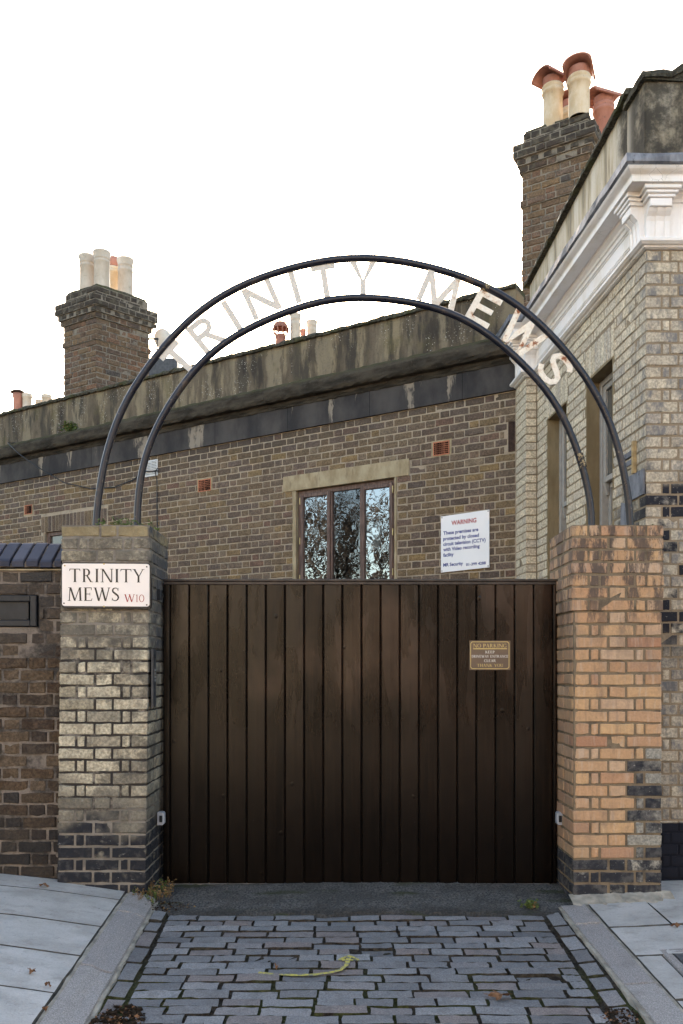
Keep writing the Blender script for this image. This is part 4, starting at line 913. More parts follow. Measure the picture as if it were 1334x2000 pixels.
# ------------------------------------------------------------------ gate piers
def pier(name, label, x0, x1, y0, y1, z0, zt, lean, mats, mif=None, upper=None, rnd=None, par=0, topblock=False):
    course = .0801; t = thing(name, label, 'gate pier', ((x0 + x1) / 2, (y0 + y1) / 2, 0)); mb = MB(); J = .011
    vd = V3((lean, 0, 1)); sh = V3((-lean * zt, 0, 0))
    n = int(math.ceil((zt - z0) / course)); tk = .009
    def core(a, b, c, d, zb, zz):
        q = [V3((x, y, z)) + sh + V3((lean * z, 0, 0)) for z in (zb, zz) for x, y in ((a, c), (b, c), (b, d), (a, d))]; mb.hexa(q, 1)
    core(x0 + .006, x1 - .006, y0 + .006, y1 - .006, z0, zt - .004)
    for r in range(n):
        za = zt - (r + 1) * course + J * .5; zb = zt - r * course - J * .5; e = 0.0; rr = 0.0
        if upper and zt - r * course > upper + .001: e = .010
        elif rnd and r < n - rnd[1]: rr = rnd[0]
        X0, X1, Y0 = x0 - e, x1 + e, y0 - e * .8
        A = (r + par) % 2 == 0; W = X1 - X0; H = .105
        if topblock and r == 0: seq = [.245, .10, W - .345 - 2 * J]; lside = .10
        elif A: s = (W - 2 * J - H) / 2; seq = [s, H, s]; lside = H
        else: q = (W - 2 * H - .218 - 4 * J) / 2; seq = [H, q, .218, q, H]; lside = .215
        u = X0
        for k, L in enumerate(seq):
            L2 = L + R.gauss(0, .003); mi = mif(u + L * .5, (za + zb) / 2, k, len(seq)) if mif else 0
            jit = .0023
            if k == 0 or k == len(seq) - 1:
                left = k == 0
                xc = X0 if left else X1; sg = 1 if left else -1; other = xc + sg * L
                side = [(xc, Y0 + lside), (xc, Y0 + lside * .5)]
                if rr > 0 and left:
                    arc = [(xc + rr - rr * math.cos(PI / 2 * a / 5) , Y0 + rr - rr * math.sin(PI / 2 * a / 5), -math.cos(PI / 2 * a / 5), -math.sin(PI / 2 * a / 5)) for a in range(6)]
                    cols = [((xc, Y0 + lside), (-1, 0)), ((xc, Y0 + lside - .005), (-1, 0))] + [((a, b), (c, d)) for a, b, c, d in arc] + [((xc + L * .6, Y0), (0, -1)), ((other - .005, Y0), (0, -1)), ((other, Y0), (0, -1))]
                else:
                    cols = [((xc, Y0 + lside), (-sg, 0)), ((xc, Y0 + lside - .005), (-sg, 0)), ((xc, Y0 + .05), (-sg, 0)), ((xc, Y0 + .004), (-sg, 0)), ((xc + sg * .004, Y0), (0, -1)), ((xc + sg * L * .5, Y0), (0, -1)), ((other - sg * .005, Y0), (0, -1)), ((other, Y0), (0, -1))]
                if not left: cols = cols[::-1]
                brick_cols(mb, [(V3((a, b, 0)) + sh, V3((c, d, 0))) for (a, b), (c, d) in cols], vd, za, zb, tk, .005, jit, mi, R.gauss(0, .0012))
                # rest of that side, to the back
                F = Frame(V3((xc, 0, 0)) + sh, (0, 1, 0), (-sg, 0, 0), vd); v = Y0 + lside + J; kk = 0
                while v < y1 - .03:
                    Ls = (.105 if (kk + (1 if A else 0)) % 2 else .215); fbrick(mb, F, v, min(v + Ls, y1), za, zb, tk, .005, jit, mif(xc, (za + zb) / 2, k, len(seq)) if mif else 0); v += Ls + J; kk += 1
            else: fbrick(mb, Frame(V3((0, Y0, 0)) + sh, (1, 0, 0), (0, -1, 0), vd), u, u + L, za, zb, tk, .005, jit, mi, .0018)
            u += L + J
    if upper: core(x0 - .004, x1 + .004, y0 - .003, y1 - .002, upper, zt - .0045)
    else: pass
    # bricks laid flat on top, seen edge-on
    core(x0 - (.004 if upper else -.004), x1 + (.004 if upper else -.004), y0 - (.002 if upper else -.004), y1 - .004, zt - .03, zt - .002)
    mb.build('brickwork', mats, t); return t
def mixed(x, z, k, n):
    if z < .21: return 2
    if k >= n - 2 and z < 1.30 and x > 1.9:
        return 2 if (z < .86 or (k == n - 1 and R.random() < .35)) else 0
    return 0
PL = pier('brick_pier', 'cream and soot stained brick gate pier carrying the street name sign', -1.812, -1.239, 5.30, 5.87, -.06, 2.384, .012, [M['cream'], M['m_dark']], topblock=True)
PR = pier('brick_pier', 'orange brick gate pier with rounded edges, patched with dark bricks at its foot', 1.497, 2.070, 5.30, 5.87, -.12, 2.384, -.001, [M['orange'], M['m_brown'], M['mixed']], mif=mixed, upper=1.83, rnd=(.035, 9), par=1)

# ------------------------------------------------------------------ garden wall with blue brick coping
def garden_wall():
    t = thing('garden_wall', 'sooty brown brick garden wall capped with slanted blue bricks', 'wall', (-3.2, 5.4, 0))
    F = Frame((-5.2, 5.365, 0), (1, 0, 0), (0, -1, 0)); mb = MB(); hatch = (2.58, 3.215, 1.725, 1.94)
    flemish(mb, F, 0, 3.385, -.02, 2.095, .0805, [hatch], J=.011, t=.011, c=.006, j=.0030, dwj=.004)
    sheet(mb, F, 0, 3.39, -.1, 2.10, -.007, [hatch], 1); mb.fbox(F, 0, 3.385, -.1, 2.099, -.30, -.09, 1); mb.build('brickwork', [M['sooty'], M['m_grey']], t)
    mb = MB(); sec = [(5.335, 2.118), (5.332, 2.152), (5.345, 2.168), (5.50, 2.290), (5.52, 2.300), (5.62, 2.300), (5.64, 2.118)]
    x = -5.2
    while x < -1.83:
        w = .076; x1 = min(x + w, -1.825); dz = R.gauss(0, .003); c = .004; vs = []
        for xx, ins in ((x, c), (x + c, 0), (x1 - c, 0), (x1, c)):
            for y, z in sec: vs.append((xx, y + ins + dz, z - ins * (1 if z > 2.13 else -1) + dz))
        k = len(sec); fs = [(i * k + a, (i + 1) * k + a, (i + 1) * k + (a + 1) % k, i * k + (a + 1) % k) for i in range(3) for a in range(k)] + [tuple(range(k)), tuple(3 * k + a for a in range(k - 1, -1, -1))]
        if x1 - x > .02: mb.add(vs, fs)
        x += w + .0165
    F2 = lambda u, v, w: V3((w, u, v))
    mb.prism([(5.352, 2.105), (5.352, 2.14), (5.51, 2.278), (5.61, 2.278), (5.62, 2.105)], F2, -5.2, -1.83, 1)
    mb.build('coping', [M['blue_brick'], M['m_grey']], t)
    mb = MB(); mb.box(-5.2, -1.832, 5.352, 5.64, 2.096, 2.116); mb.build('mortar_bed', M['lintel'], t)
    h = MB(); u0, u1, z0, z1 = hatch; frame_bars(h, F, u0, u1 - .01, z0 + .005, z1 - .005, .042, -.03, .012, 0, .005); h.fbox(F, u0 + .03, u1 - .07, z0 + .03, z1 - .035, -.06, -.012); h.fbox(F, u0 + .04, u1 - .075, z0 + .05, z0 + .056, -.012, .006); h.build('metal_hatch', M['black_metal'], t)
    return t
garden_wall()

# ------------------------------------------------------------------ gate
def gate():
    t = thing('wooden_gate', 'tall dark brown lacquered gate of upright grooved boards', 'gate', (.13, 5.69, -.03))
    mb = MB(); xs = [-1.236] + [-1.187 + .13255 * k for k in range(21)]; xs = [x for x in xs if x < 1.47] + [1.494]
    F = Frame((0, 5.67, 0), (1, 0, 0), (0, -1, 0)); z0, z1 = -.030, 2.034
    for a, b in zip(xs, xs[1:]):
        d = R.gauss(0, .0012); g = .0028; c = .006; n = 10; vs = []
        for i in range(n + 1):
            z = z0 + (z1 - z0) * i / n; s = .0008 * math.sin(i * 1.3 + a * 9)
            for u, w in ((a + g, -.018), (a + g, -.006), (a + g + c, .0), ((a + b) / 2, .0006), (b - g - c, 0), (b - g, -.006), (b - g, -.018)): vs.append(F(u, z, w + d + s))
        fs = [(i * 7 + k, i * 7 + k + 1, i * 7 + 8 + k, i * 7 + 7 + k) for i in range(n) for k in range(6)]
        mb.add(vs, fs)
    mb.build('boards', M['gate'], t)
    mb = MB(); mb.fbox(F, -1.238, 1.495, z0, z1, -.055, -.0185); mb.build('backing', M['gap'], t)
    mb = MB(); mb.fbox(F, -1.228, 1.493, 2.0345, 2.056, -.06, .010, 0, .003); mb.fbox(F, -1.232, 1.494, 2.0565, 2.074, -.065, .016, 0, .004); mb.build('top_rail', M['gate_rail'], t)
    mb = MB(); mb.fbox(F, -1.2, 1.44, -.046, -.034, -.05, -.004); mb.build('bottom_seal', M['steel'], t)
    return t
gate()

# ------------------------------------------------------------------ lettering
def ribbon(pts, ws):
    L = []; Rr = []
    for i, (x, y) in enumerate(pts):
        a = pts[max(0, i - 1)]; b = pts[min(len(pts) - 1, i + 1)]; d = math.hypot(b[0] - a[0], b[1] - a[1]) or 1; nx, ny = -(b[1] - a[1]) / d, (b[0] - a[0]) / d; w = ws[i] / 2
        L.append((x + nx * w, y + ny * w)); Rr.append((x - nx * w, y - ny * w))
    return [[L[i], Rr[i], Rr[i + 1], L[i + 1]] for i in range(len(pts) - 1)]
def arc(cx, cy, rx, ry, a0, a1, wt, wn, n=18):
    pts = []; ws = []
    for i in range(n + 1):
        a = rad(a0 + (a1 - a0) * i / n); pts.append((cx + rx * math.cos(a), cy + ry * math.sin(a))); ws.append(wn + (wt - wn) * abs(math.cos(a)) ** 1.3)
    return ribbon(pts, ws)
T_, t_ = .14, .065
def box2(x0, x1, y0, y1): return [[(x0, y0), (x1, y0), (x1, y1), (x0, y1)]]
def stem(x, w=T_, y0=0, y1=1, sb=True, st=True, s=.075):
    o = box2(x, x + w, y0, y1)
    if sb: o += [[(x - s, y0), (x + w + s, y0), (x + w, y0 + .05), (x, y0 + .05)]]
    if st: o += [[(x, y1 - .05), (x + w, y1 - .05), (x + w + s, y1), (x - s, y1)]]
    return o
def dg(x0, y0, x1, y1, w): return [[(x0, y0), (x0 + w, y0), (x1 + w, y1), (x1, y1)]]
def ser(x, y, w=.2, up=False): return box2(x - w / 2, x + w / 2, y - (0 if up else .035), y + (.035 if up else 0))
def glyph(c):
    if c == 'T': return stem(.35, st=False) + box2(.02, .80, .945, 1) + [[(.0, .82), (.03, .82), (.09, .95), (.02, 1)], [(.82, .82), (.79, .82), (.73, .95), (.80, 1)]], .84
    if c == 'I': return stem(.10), .33
    if c == 'R': return stem(.09) + box2(.1, .34, .955, 1) + box2(.1, .34, .47, .515) + arc(.32, .735, .215, .243, -90, 90, T_, .045) + dg(.62, 0, .30, .50, .13) + ser(.73, 0, .2, True), .84
    if c == 'P': return stem(.09) + box2(.1, .34, .955, 1) + box2(.1, .34, .43, .475) + arc(.32, .715, .215, .263, -90, 90, T_, .045), .66
    if c == 'N': return dg(.12, 0, .12, 1, t_) + dg(.72, 0, .10, 1, .135) + dg(.80, 0, .80, 1, t_) + ser(.145, 0, .24, True) + ser(.09, 1, .2) + ser(.83, 1, .24), .95
    if c == 'Y': return stem(.33, y1=.45, st=False) + dg(.335, .44, .01, 1, .14) + dg(.40, .44, .70, 1, t_) + ser(.08, 1, .24) + ser(.73, 1, .22), .80
    if c == 'M': return dg(.10, 0, .15, 1, t_) + dg(.47, 0, .14, 1, .135) + dg(.50, 0, .85, 1, .06) + dg(.88, 0, .84, 1, .13) + ser(.12, 0, .22, True) + ser(.95, 0, .26, True) + ser(.14, 1, .16) + ser(.94, 1, .16), 1.1
    if c == 'E': return stem(.09) + box2(.1, .58, .95, 1) + box2(.1, .48, .49, .535) + box2(.1, .60, 0, .05) + [[(.58, .80), (.61, .80), (.60, 1), (.53, 1)], [(.62, .20), (.65, .20), (.60, 0), (.54, 0)], [(.46, .40), (.49, .40), (.49, .62), (.46, .62)]], .70
    if c == 'F': return stem(.09) + box2(.1, .58, .95, 1) + box2(.1, .48, .47, .515), .64
    if c == 'W': return dg(.30, 0, .03, 1, .135) + dg(.34, 0, .60, 1, t_) + dg(.78, 0, .52, 1, .135) + dg(.83, 0, 1.08, 1, t_) + ser(.09, 1, .22) + ser(.60, 1, .2) + ser(1.11, 1, .2), 1.2
    if c == 'V': return dg(.34, 0, .03, 1, .135) + dg(.38, 0, .70, 1, t_) + ser(.09, 1, .22) + ser(.73, 1, .2), .80
    if c == 'S':
        P = [(.50, .80), (.47, .90), (.38, .965), (.28, .972), (.17, .93), (.11, .82), (.13, .70), (.24, .60), (.36, .51), (.48, .41), (.53, .28), (.49, .14), (.39, .045), (.27, .028), (.15, .07), (.08, .20)]
        return ribbon(P, [.03, .045, .055, .06, .09, .11, .12, .13, .135, .13, .12, .10, .07, .06, .05, .03]) + [[(.48, .76), (.52, .76), (.53, .99), (.49, .94)], [(.06, .24), (.10, .24), (.09, .07), (.05, .01)]], .63
    if c == 'O': return arc(.42, .5, .36, .48, 0, 360, .12, .05, 36), .84
    if c == '0': return arc(.33, .42, .27, .40, 0, 360, .085, .05, 30), .66
    if c == '1': return stem(.16, .085, 0, .84, st=False) + [[(.05, .70), (.17, .80), (.2, .84), (.16, .84)]], .40
    if c == 'C': return arc(.45, .5, .38, .48, 48, 312, .125, .05, 30) + [[(.68, .70), (.715, .70), (.715, .97), (.685, .95)], [(.69, .16), (.73, .2), (.70, .12), (.66, .11)]], .78
    if c == 'G': return arc(.45, .5, .38, .48, 48, 320, .125, .05, 30) + [[(.68, .70), (.715, .70), (.715, .97), (.685, .95)]] + box2(.65, .765, .08, .42) + ser(.70, .42, .24), .86
    if c == 'D': return stem(.09) + box2(.1, .38, .955, 1) + box2(.1, .38, 0, .045) + arc(.36, .5, .36, .477, -90, 90, .13, .045, 24), .82
    if c == 'L': return stem(.09) + box2(.1, .56, 0, .05) + [[(.57, .20), (.60, .20), (.56, 0), (.50, 0)]], .64
    if c == 'H': return stem(.09) + stem(.62) + box2(.2, .63, .48, .53), .86
    if c == 'A': return dg(.06, 0, .36, .92, .05) + dg(.60, 0, .31, 1, .135) + box2(.19, .56, .30, .345) + ser(.09, 0, .2, True) + ser(.67, 0, .24, True), .80
    if c == 'K': return stem(.09) + dg(.20, .42, .60, 1, .06) + dg(.62, 0, .30, .55, .14) + ser(.62, 1, .2) + ser(.71, 0, .2, True), .84
    if c == 'U': return stem(.09, y0=.28, sb=False) + arc(.42, .28, .27, .255, 180, 360, .09, .05) + dg(.66, .28, .66, 1, t_) + ser(.69, 1, .22), .86
    return [], .40
def text_polys(s, gap=.06):
    o = []; x = 0
    for ch in s:
        g, w = glyph(ch); o += [[(px + x, py) for px, py in p] for p in g]; x += w + gap
    return o, x - gap
def put_text(mb, F, s, uc, v, h, width=None, w=.0012, mi=0, gap=.06, left=None, xs=1.0):
    o, W = text_polys(s, gap); sx = width / W if width else h * xs
    u0 = left if left is not None else uc - W * sx / 2
    for k, p in enumerate(o): mb.add([F(u0 + x * sx, v + y * h, w + (k % 40) * 4e-5) for x, y in p], [tuple(range(len(p)))], mi)
def rrect(u0, u1, v0, v1, r, n=6):
    o = []
    for cx, cy, a in ((u1 - r, v1 - r, 0), (u0 + r, v1 - r, 90), (u0 + r, v0 + r, 180), (u1 - r, v0 + r, 270)):
        for k in range(n + 1): q = rad(a + 90 * k / n); o.append((cx + r * math.cos(q), cy + r * math.sin(q)))
    return o
def screws(F, pts, r, w, name, parent, mat):
    for u, v in pts: m = MB(); m.prism([(u + r * math.cos(a * PI / 4), v + r * math.sin(a * PI / 4)) for a in range(8)], F, w - .002, w + .002); m.build(name, mat, parent)
def street_sign():
    Y = 5.268; S = Y / FOC; ux = lambda p: (p - CX) * S; vz = lambda p: EYE + (CY - p) * S
    t = thing('street_sign', 'white street name sign with black lettering on the left brick pier', 'street sign', (ux(207), Y, vz(1143)))
    F = Frame((0, Y, 0), V3((1, 0, -.007)), (0, -1, 0)); F.o = V3((0, Y, 0)) + V3((0, 0, .007 * ux(207)))
    m = MB(); m.prism(rrect(ux(119.3), ux(294.7), vz(1188), vz(1098.6), .022), F, -.03, .0); m.build('rim', M['sign_rim'], t)
    m = MB(); m.prism(rrect(ux(121.6), ux(292.2), vz(1184.2), vz(1101), .017), F, .0005, .004); m.build('plate', M['sign_white'], t)
    m = MB(); k = 1 / 6.0636
    put_text(m, F, 'TRINITY', 0, vz(1080 + 348 * k), (348 - 190) * k * S, (1100 - 217) * k * S, .005, left=ux(100 + 217 * k), gap=.10)
    put_text(m, F, 'MEWS', 0, vz(1080 + 570 * k), (570 - 411) * k * S, (815 - 196) * k * S, .005, left=ux(100 + 196 * k), gap=.06); m.build('lettering', M['ink'], t)
    m = MB(); put_text(m, F, 'W', 0, vz(1080 + 579 * k), (579 - 489) * k * S, (992 - 868) * k * S, .005, left=ux(100 + 868 * k)); put_text(m, F, '10', 0, vz(1080 + 579 * k), (579 - 475) * k * S, (1106 - 998) * k * S, .005, left=ux(100 + 998 * k), gap=.04); m.build('postcode', M['red_ink'], t)['label'] = 'red postcode letters'
    screws(F, [(ux(127), vz(1105.5)), (ux(203.5), vz(1101.7)), (ux(203.5), vz(1184.5))], .0055, .0045, 'screw', t, M['brass']); screws(F, [(ux(287), vz(1106.6)), (ux(125.5), vz(1179)), (ux(287), vz(1181))], .005, .0045, 'screw', t, M['ink'])
street_sign()
def parking_sign():
    Y = 5.662; S = Y / FOC; k = 1 / 12.127; ux = lambda p: (900 + p * k - CX) * S; vz = lambda p: EYE + (CY - 1240 - p * k) * S
    t = thing('parking_sign', 'small brown plate with gold no parking wording fixed to the gate', 'sign', (ux(690), Y, vz(480)))
    F = Frame((0, Y, 0), (1, 0, 0), (0, -1, 0)); m = MB(); m.prism([(ux(205), vz(832)), (ux(1172), vz(830)), (ux(1174), vz(138)), (ux(205), vz(135))], F, -.004, .002); m.build('plate', M['brown_plate'], t)
    m = MB(); a, b, c, d, q = 232, 1140, 802, 165, 38
    P = [(a, c - q), (a + q, c), (b - q, c), (b, c - q), (b, d + q), (b - q, d), (a + q, d), (a, d + q), (a, c - q)]
    for (x, y), (x2, y2) in zip(P, P[1:]):
        for g in ribbon([(ux(x), vz(y)), (ux(x2), vz(y2))], [.0042, .0042]): m.add([F(u, v, .003) for u, v in g], [(0, 1, 2, 3)])
    for g in ribbon([(ux(290), vz(330)), (ux(1092), vz(328))], [.006, .006]): m.add([F(u, v, .0035) for u, v in g], [(0, 1, 2, 3)])
    def line(mm, s, x0, x1, y0, y1): put_text(mm, F, s, 0, vz(y1), (y1 - y0) * k * S, (x1 - x0) * k * S, .003, left=ux(x0), gap=.05)
    line(m, 'NO PARKING', 292, 1085, 212, 302); line(m, 'THANK YOU', 380, 1002, 688, 758); m.build('gold_lettering', M['gold'], t)
    m = MB(); line(m, 'KEEP', 580, 800, 376, 438); line(m, 'DRIVEWAY ENTRANCE', 256, 1124, 478, 538); line(m, 'CLEAR', 548, 830, 582, 642); m.build('white_lettering', M['cream_ink'], t)
parking_sign()
def sans(s, F, u0, v0, width, h, w, mat, name, parent):
    cu = bpy.data.curves.new('txt', 'FONT'); cu.body = s; cu.size = 1.0; cu.resolution_u = 3; cu.offset = .03
    o = bpy.data.objects.new('txt', cu); C.objects.link(o); dgp = bpy.context.evaluated_depsgraph_get(); me = bpy.data.meshes.new_from_object(o.evaluated_get(dgp))
    vs = [tuple(v.co) for v in me.vertices]; fs = [tuple(p.vertices) for p in me.polygons]; bpy.data.objects.remove(o); bpy.data.meshes.remove(me); bpy.data.curves.remove(cu)
    x0 = min(v[0] for v in vs); x1 = max(v[0] for v in vs); sx = width / (x1 - x0)
    return [(F(u0 + (x - x0) * sx, v0 + y * h, w)) for x, y, z in vs], fs
def warning_sign():
    u0, u1 = rs(956.5), rs(862.3); z1, z0 = rz(910, 1002.2), rz(910, 1113.2)
    t = thing('warning_sign', 'white closed circuit television warning board on the brown brick wall', 'sign', FR((u0 + u1) / 2, (z0 + z1) / 2))
    o = FR(u1, 0, .014); F = Frame(o, (-RD[0], -RD[1], 0), (-.515, -.857, 0)); W = u1 - u0; Hh = z1 - z0
    m = MB(); m.prism([(0, z0 - .012), (W, z0 + .010), (W, z1 + .008), (0, z1 - .012)], F, -.012, 0); m.build('board', M['board'], t)
    kx = lambda p: (p - 138) / (1186 - 138) * W; base = lambda y, x: z1 - (y - (245 - (x - 138) * .103)) / 1213 * Hh * 1.0 - .006
    def ln(s, x0, x1, yb, hh, mat, nm):
        m = MB(); F2 = Frame(F.o, F.u + V3((0, 0, .02)), F.n); h = hh / 1213 * Hh / .72
        v, f = sans(s, F2, kx(x0), base(yb, x0) - .02 * kx(x0) - .004, kx(x1) - kx(x0), h, .0012, mat, nm, t); m.add(v, f); return m
    def addl(lines, mat, nm):
        for a in lines: ln(*a, mat, nm).build(nm, mat, t)
    addl([('WARNING', 370, 915, 433, 95)], M['faded_red'], 'red_heading')
    addl([('These premises are', 190, 955, 645, 75), ('protected by closed', 188, 968, 768, 75), ('circuit television (CCTV)', 190, 1110, 885, 75), ('with Video recording', 190, 985, 1000, 75), ('facility', 190, 420, 1120, 75), ('MR Security', 190, 625, 1332, 72), ('01-399 4288', 690, 1115, 1300, 58)], M['blue_ink'], 'blue_text')
    screws(F, [(.012, z1 - .026), (W - .012, z1 - .006), (.012, z0 + .004), (W - .012, z0 + .024)], .006, .001, 'screw', t, M['ink'])
warning_sign()

# ------------------------------------------------------------------ arch with letters
def arch():
    Y = 5.55; cx, cz = .1457, 2.4286; t = thing('entrance_arch', 'black tubular arch with rusty white cut-out letters spanning the two piers', 'arch', (cx, Y, 2.38))
    for Rr, sd in ((1.809, 3), (1.540, 8)):
        m = MB(); pts = [(cx - Rr, Y, 2.36)]
        for k in range(65):
            a = PI - PI * k / 64; w = .006 * math.sin(a * 5 + sd) + .004 * math.sin(a * 11 + sd); pts.append((cx + (Rr + w) * math.cos(a), Y + .004 * math.sin(a * 4 + sd), cz + (Rr + w) * math.sin(a)))
        pts.append((cx + Rr, Y, 2.36)); m.tube(pts, .0238, 16); m.build('arch_tube', M['tube'], t)
    for Rr, a0, a1 in ((1.540, 14.5, 18.2), (1.540, 51.5, 53.0), (1.809, 62.0, 63.2)):
        m = MB(); m.tube([(cx + Rr * math.cos(rad(a0 + (a1 - a0) * k / 6)), Y, cz + Rr * math.sin(rad(a0 + (a1 - a0) * k / 6))) for k in range(7)], .0262, 16); m.build('chipped_band', M['chip'], t)
    b2 = lambda x0, x1, y0, y1: [(x0, y0), (x1, y0), (x1, y1), (x0, y1)]
    s = .040; hw = .5
    def L(c):
        if c == 'T': return [b2(-.083, .083, .183, .222), b2(-.021, .021, 0, .1829)]
        if c == 'I': return [b2(-.021, .021, 0, .222)]
        if c == 'N': return [b2(-.105, -.066, 0, .222), b2(.066, .105, 0, .222), [(-.0659, .222), (-.0659, .160), (.0659, .0), (.0659, .062)]]
        if c == 'Y': return [b2(-.02, .02, 0, .095), [(-.02, .0951), (.0, .0951), (-.048, .222), (-.095, .222)], [(.0001, .0951), (.02, .0951), (.095, .222), (.048, .222)]]
        if c == 'M': return [[(-.135, 0), (-.095, 0), (-.075, .222), (-.115, .222)], [(-.0749, .222), (-.088, .150), (-.022, 0), (-.0001, 0), (.0, .055)], [(.0001, .055), (.0001, 0), (.022, 0), (.088, .150), (.0749, .222)], [(.095, 0), (.135, 0), (.115, .222), (.075, .222)]]
        if c == 'E': return [b2(-.088, -.046, 0, .222), b2(-.0459, .088, .182, .222), b2(-.0459, .066, .095, .131), b2(-.0459, .088, 0, .040)]
        if c == 'W': return [[(-.085, 0), (-.045, 0), (-.105, .222), (-.147, .222)], [(-.0449, 0), (-.035, .03), (.021, .222), (-.020, .222), (-.055, .085)], [(.045, 0), (.035, .03), (-.0199, .222), (.021, .2221), (.055, .085)], [(.0451, 0), (.085, 0), (.147, .222), (.105, .222)]]
        if c == 'R': return [b2(-.085, -.045, 0, .222)] + [list(q) for q in ribbon([(-.0449, .203), (.02, .203), (.048, .193), (.064, .162), (.05, .130), (.02, .117), (-.0449, .117)], [.038] * 7)] + [[(.048, 0), (.092, 0), (.030, .1), (-.012, .1)]]
        if c == 'S': return [list(q) for q in ribbon([(.078, .172), (.060, .196), (.028, .205), (-.014, .203), (-.052, .188), (-.066, .160), (-.052, .134), (-.015, .119), (.028, .106), (.060, .088), (.068, .058), (.050, .030), (.012, .017), (-.032, .019), (-.062, .034), (-.082, .062)], [.038] * 16)]
    for c, deg in (('T', -48.0), ('R', -39.6), ('I', -32.1), ('N', -24.2), ('I', -16.0), ('T', -8.9), ('Y', 0), ('M', 18.1), ('E', 29.2), ('W', 40.0), ('S', 50.9)):
        a = rad(deg); up = V3((math.sin(a), 0, math.cos(a))); rt = V3((math.cos(a), 0, -math.sin(a))); base = V3((cx, Y, cz)) + up * (1.675 - .111)
        tw = R.gauss(0, .02); F = Frame(base, rt + V3((0, tw, 0)), (0, -1, 0), up); m = MB(); w = .004
        for i, p in enumerate(L(c)):
            m.prism([(u * 1.0, v) for u, v in p], F, -.003 - i * 2e-5, .003 + i * 2e-5)
        o = m.build('letter', M['letter'], t)
arch()

# ------------------------------------------------------------------ fittings
def fittings():
    t = thing('entry_phone', 'slim grey metal entry phone panel on the inner face of the left pier', 'entry phone', (-1.236, 5.36, 1.4))
    F = Frame((-1.236, 5.30, 0), (0, 1, 0), (1, 0, 0)); m = MB(); m.fbox(F, .02, .10, 1.20, 1.58, 0, .014, 0, .003); m.build('panel', M['panel'], t)
    for k in range(4): m = MB(); m.fbox(F, .05, .08, 1.37 + k * .022, 1.385 + k * .022, .0145, .02, 0, .002); m.build('button', M['steel'], t)
    m = MB(); m.fbox(F, .05, .08, 1.52, 1.55, .0145, .016); m.build('speaker_slot', M['black_metal'], t)
    for x, sg, lab in ((-1.238, 1, 'small grey safety sensor box low on the left pier beside the gate'), (1.497, -1, 'small grey safety sensor box low on the orange pier beside the gate')):
        t = thing('gate_sensor', lab, 'sensor', (x, 5.60, .43), 'gate safety sensors'); F = Frame((x, 5.60, 0), (0, 1, 0), (sg, 0, 0)); m = MB(); m.fbox(F, -.03, .03, .39, .475, -.015, .03, 0, .01); m.build('housing', M['plastic_g'], t)
        m = MB(); m.fbox(F, -.034, -.0305, .41, .455, .0, .02); m.build('lens', M['black_metal'], t)
    F = Frame((-1.237, 5.55, 0), (0, 1, 0), (1, 0, 0)); m = MB(); m.fbox(F, -.02, .03, 1.92, 1.99, -.01, .018, 0, .005); m.fbox(F, .0, .012, 1.94, 1.955, .0185, .03); tag(m.build('gate_latch', M['black_metal']), 'small black iron latch keep high on the left pier', 'latch')
    # louvred vent, its cable and the loose cable
    a, b, z0, z1 = rs(308.5), rs(284), rz(297, 930.5), rz(297, 899); t = thing('louvre_vent', 'white plastic louvred vent on the brown wall behind the arch', 'vent', FR(a, z0))
    m = MB(); m.fbox(FR, a, b, z0, z1, .0, .012, 0, .003); 
    for i in range(9):
        for k in range(2): v = z0 + .02 + i * (z1 - z0 - .03) / 9; u = a + .015 + k * (b - a - .02) / 2; m.fbox(FR, u, u + (b - a) / 2 - .022, v, v + .006, .0125, .019)
    m.build('louvres', M['plastic_w'], t); m = MB()
    for i in range(9):
        for k in range(2): v = z0 + .027 + i * (z1 - z0 - .03) / 9; u = a + .015 + k * (b - a - .02) / 2; m.fbox(FR, u, u + (b - a) / 2 - .022, v, v + .006, .0122, .013)
    m.build('slot', M['hole'], t)
    def rp(px, py, w=.02): return FR(rs(px), rz(px, py), w)
    m = MB(); m.tube([rp(34, 866, .02), rp(37, 871, .20), rp(60, 893, .2), rp(90, 917, .14), rp(130, 944, .04), rp(180, 955, .02), rp(225, 952, .02), rp(262, 938, .02), rp(285, 922, .03), rp(312, 920, .02)], .008, 6); tag(m.build('cable', M['cable']), 'loose black cable drooping across the wall to the white vent', 'cable')
    m = MB(); m.tube([rp(311, 915, .03), rp(306, 922, .03), rp(308, 940, .014), rp(308, 1000, .013), rp(309, 1045, .013), rp(309, 1110, .013)], .007, 6); tag(m.build('cable', M['cable']), 'thin black cable running straight down the wall below the vent', 'cable')
    # manhole cover
    t = thing('manhole_cover', 'grey steel manhole cover set into the right pavement', 'manhole cover', (2.0, 4.1, gz(2, 4.1))); m = MB()
    for x0, x1, y0, y1 in ((1.715, 1.765, 3.62, 4.435), (1.766, 2.5, 4.385, 4.435), (2.45, 2.5, 3.62, 4.384), (1.766, 2.449, 3.62, 3.67)): slab(m, x0, x1, y0, y1, .01, .004, 3, 3, .0008, .005, 0, corner=.1)
    m.build('frame', M['kerb'], t); m = MB(); slab(m, 1.772, 2.444, 3.676, 4.379, .012, .004, 4, 4, .0005, .003, 0, corner=.1); m.build('lid', M['cover'], t)
fittings()

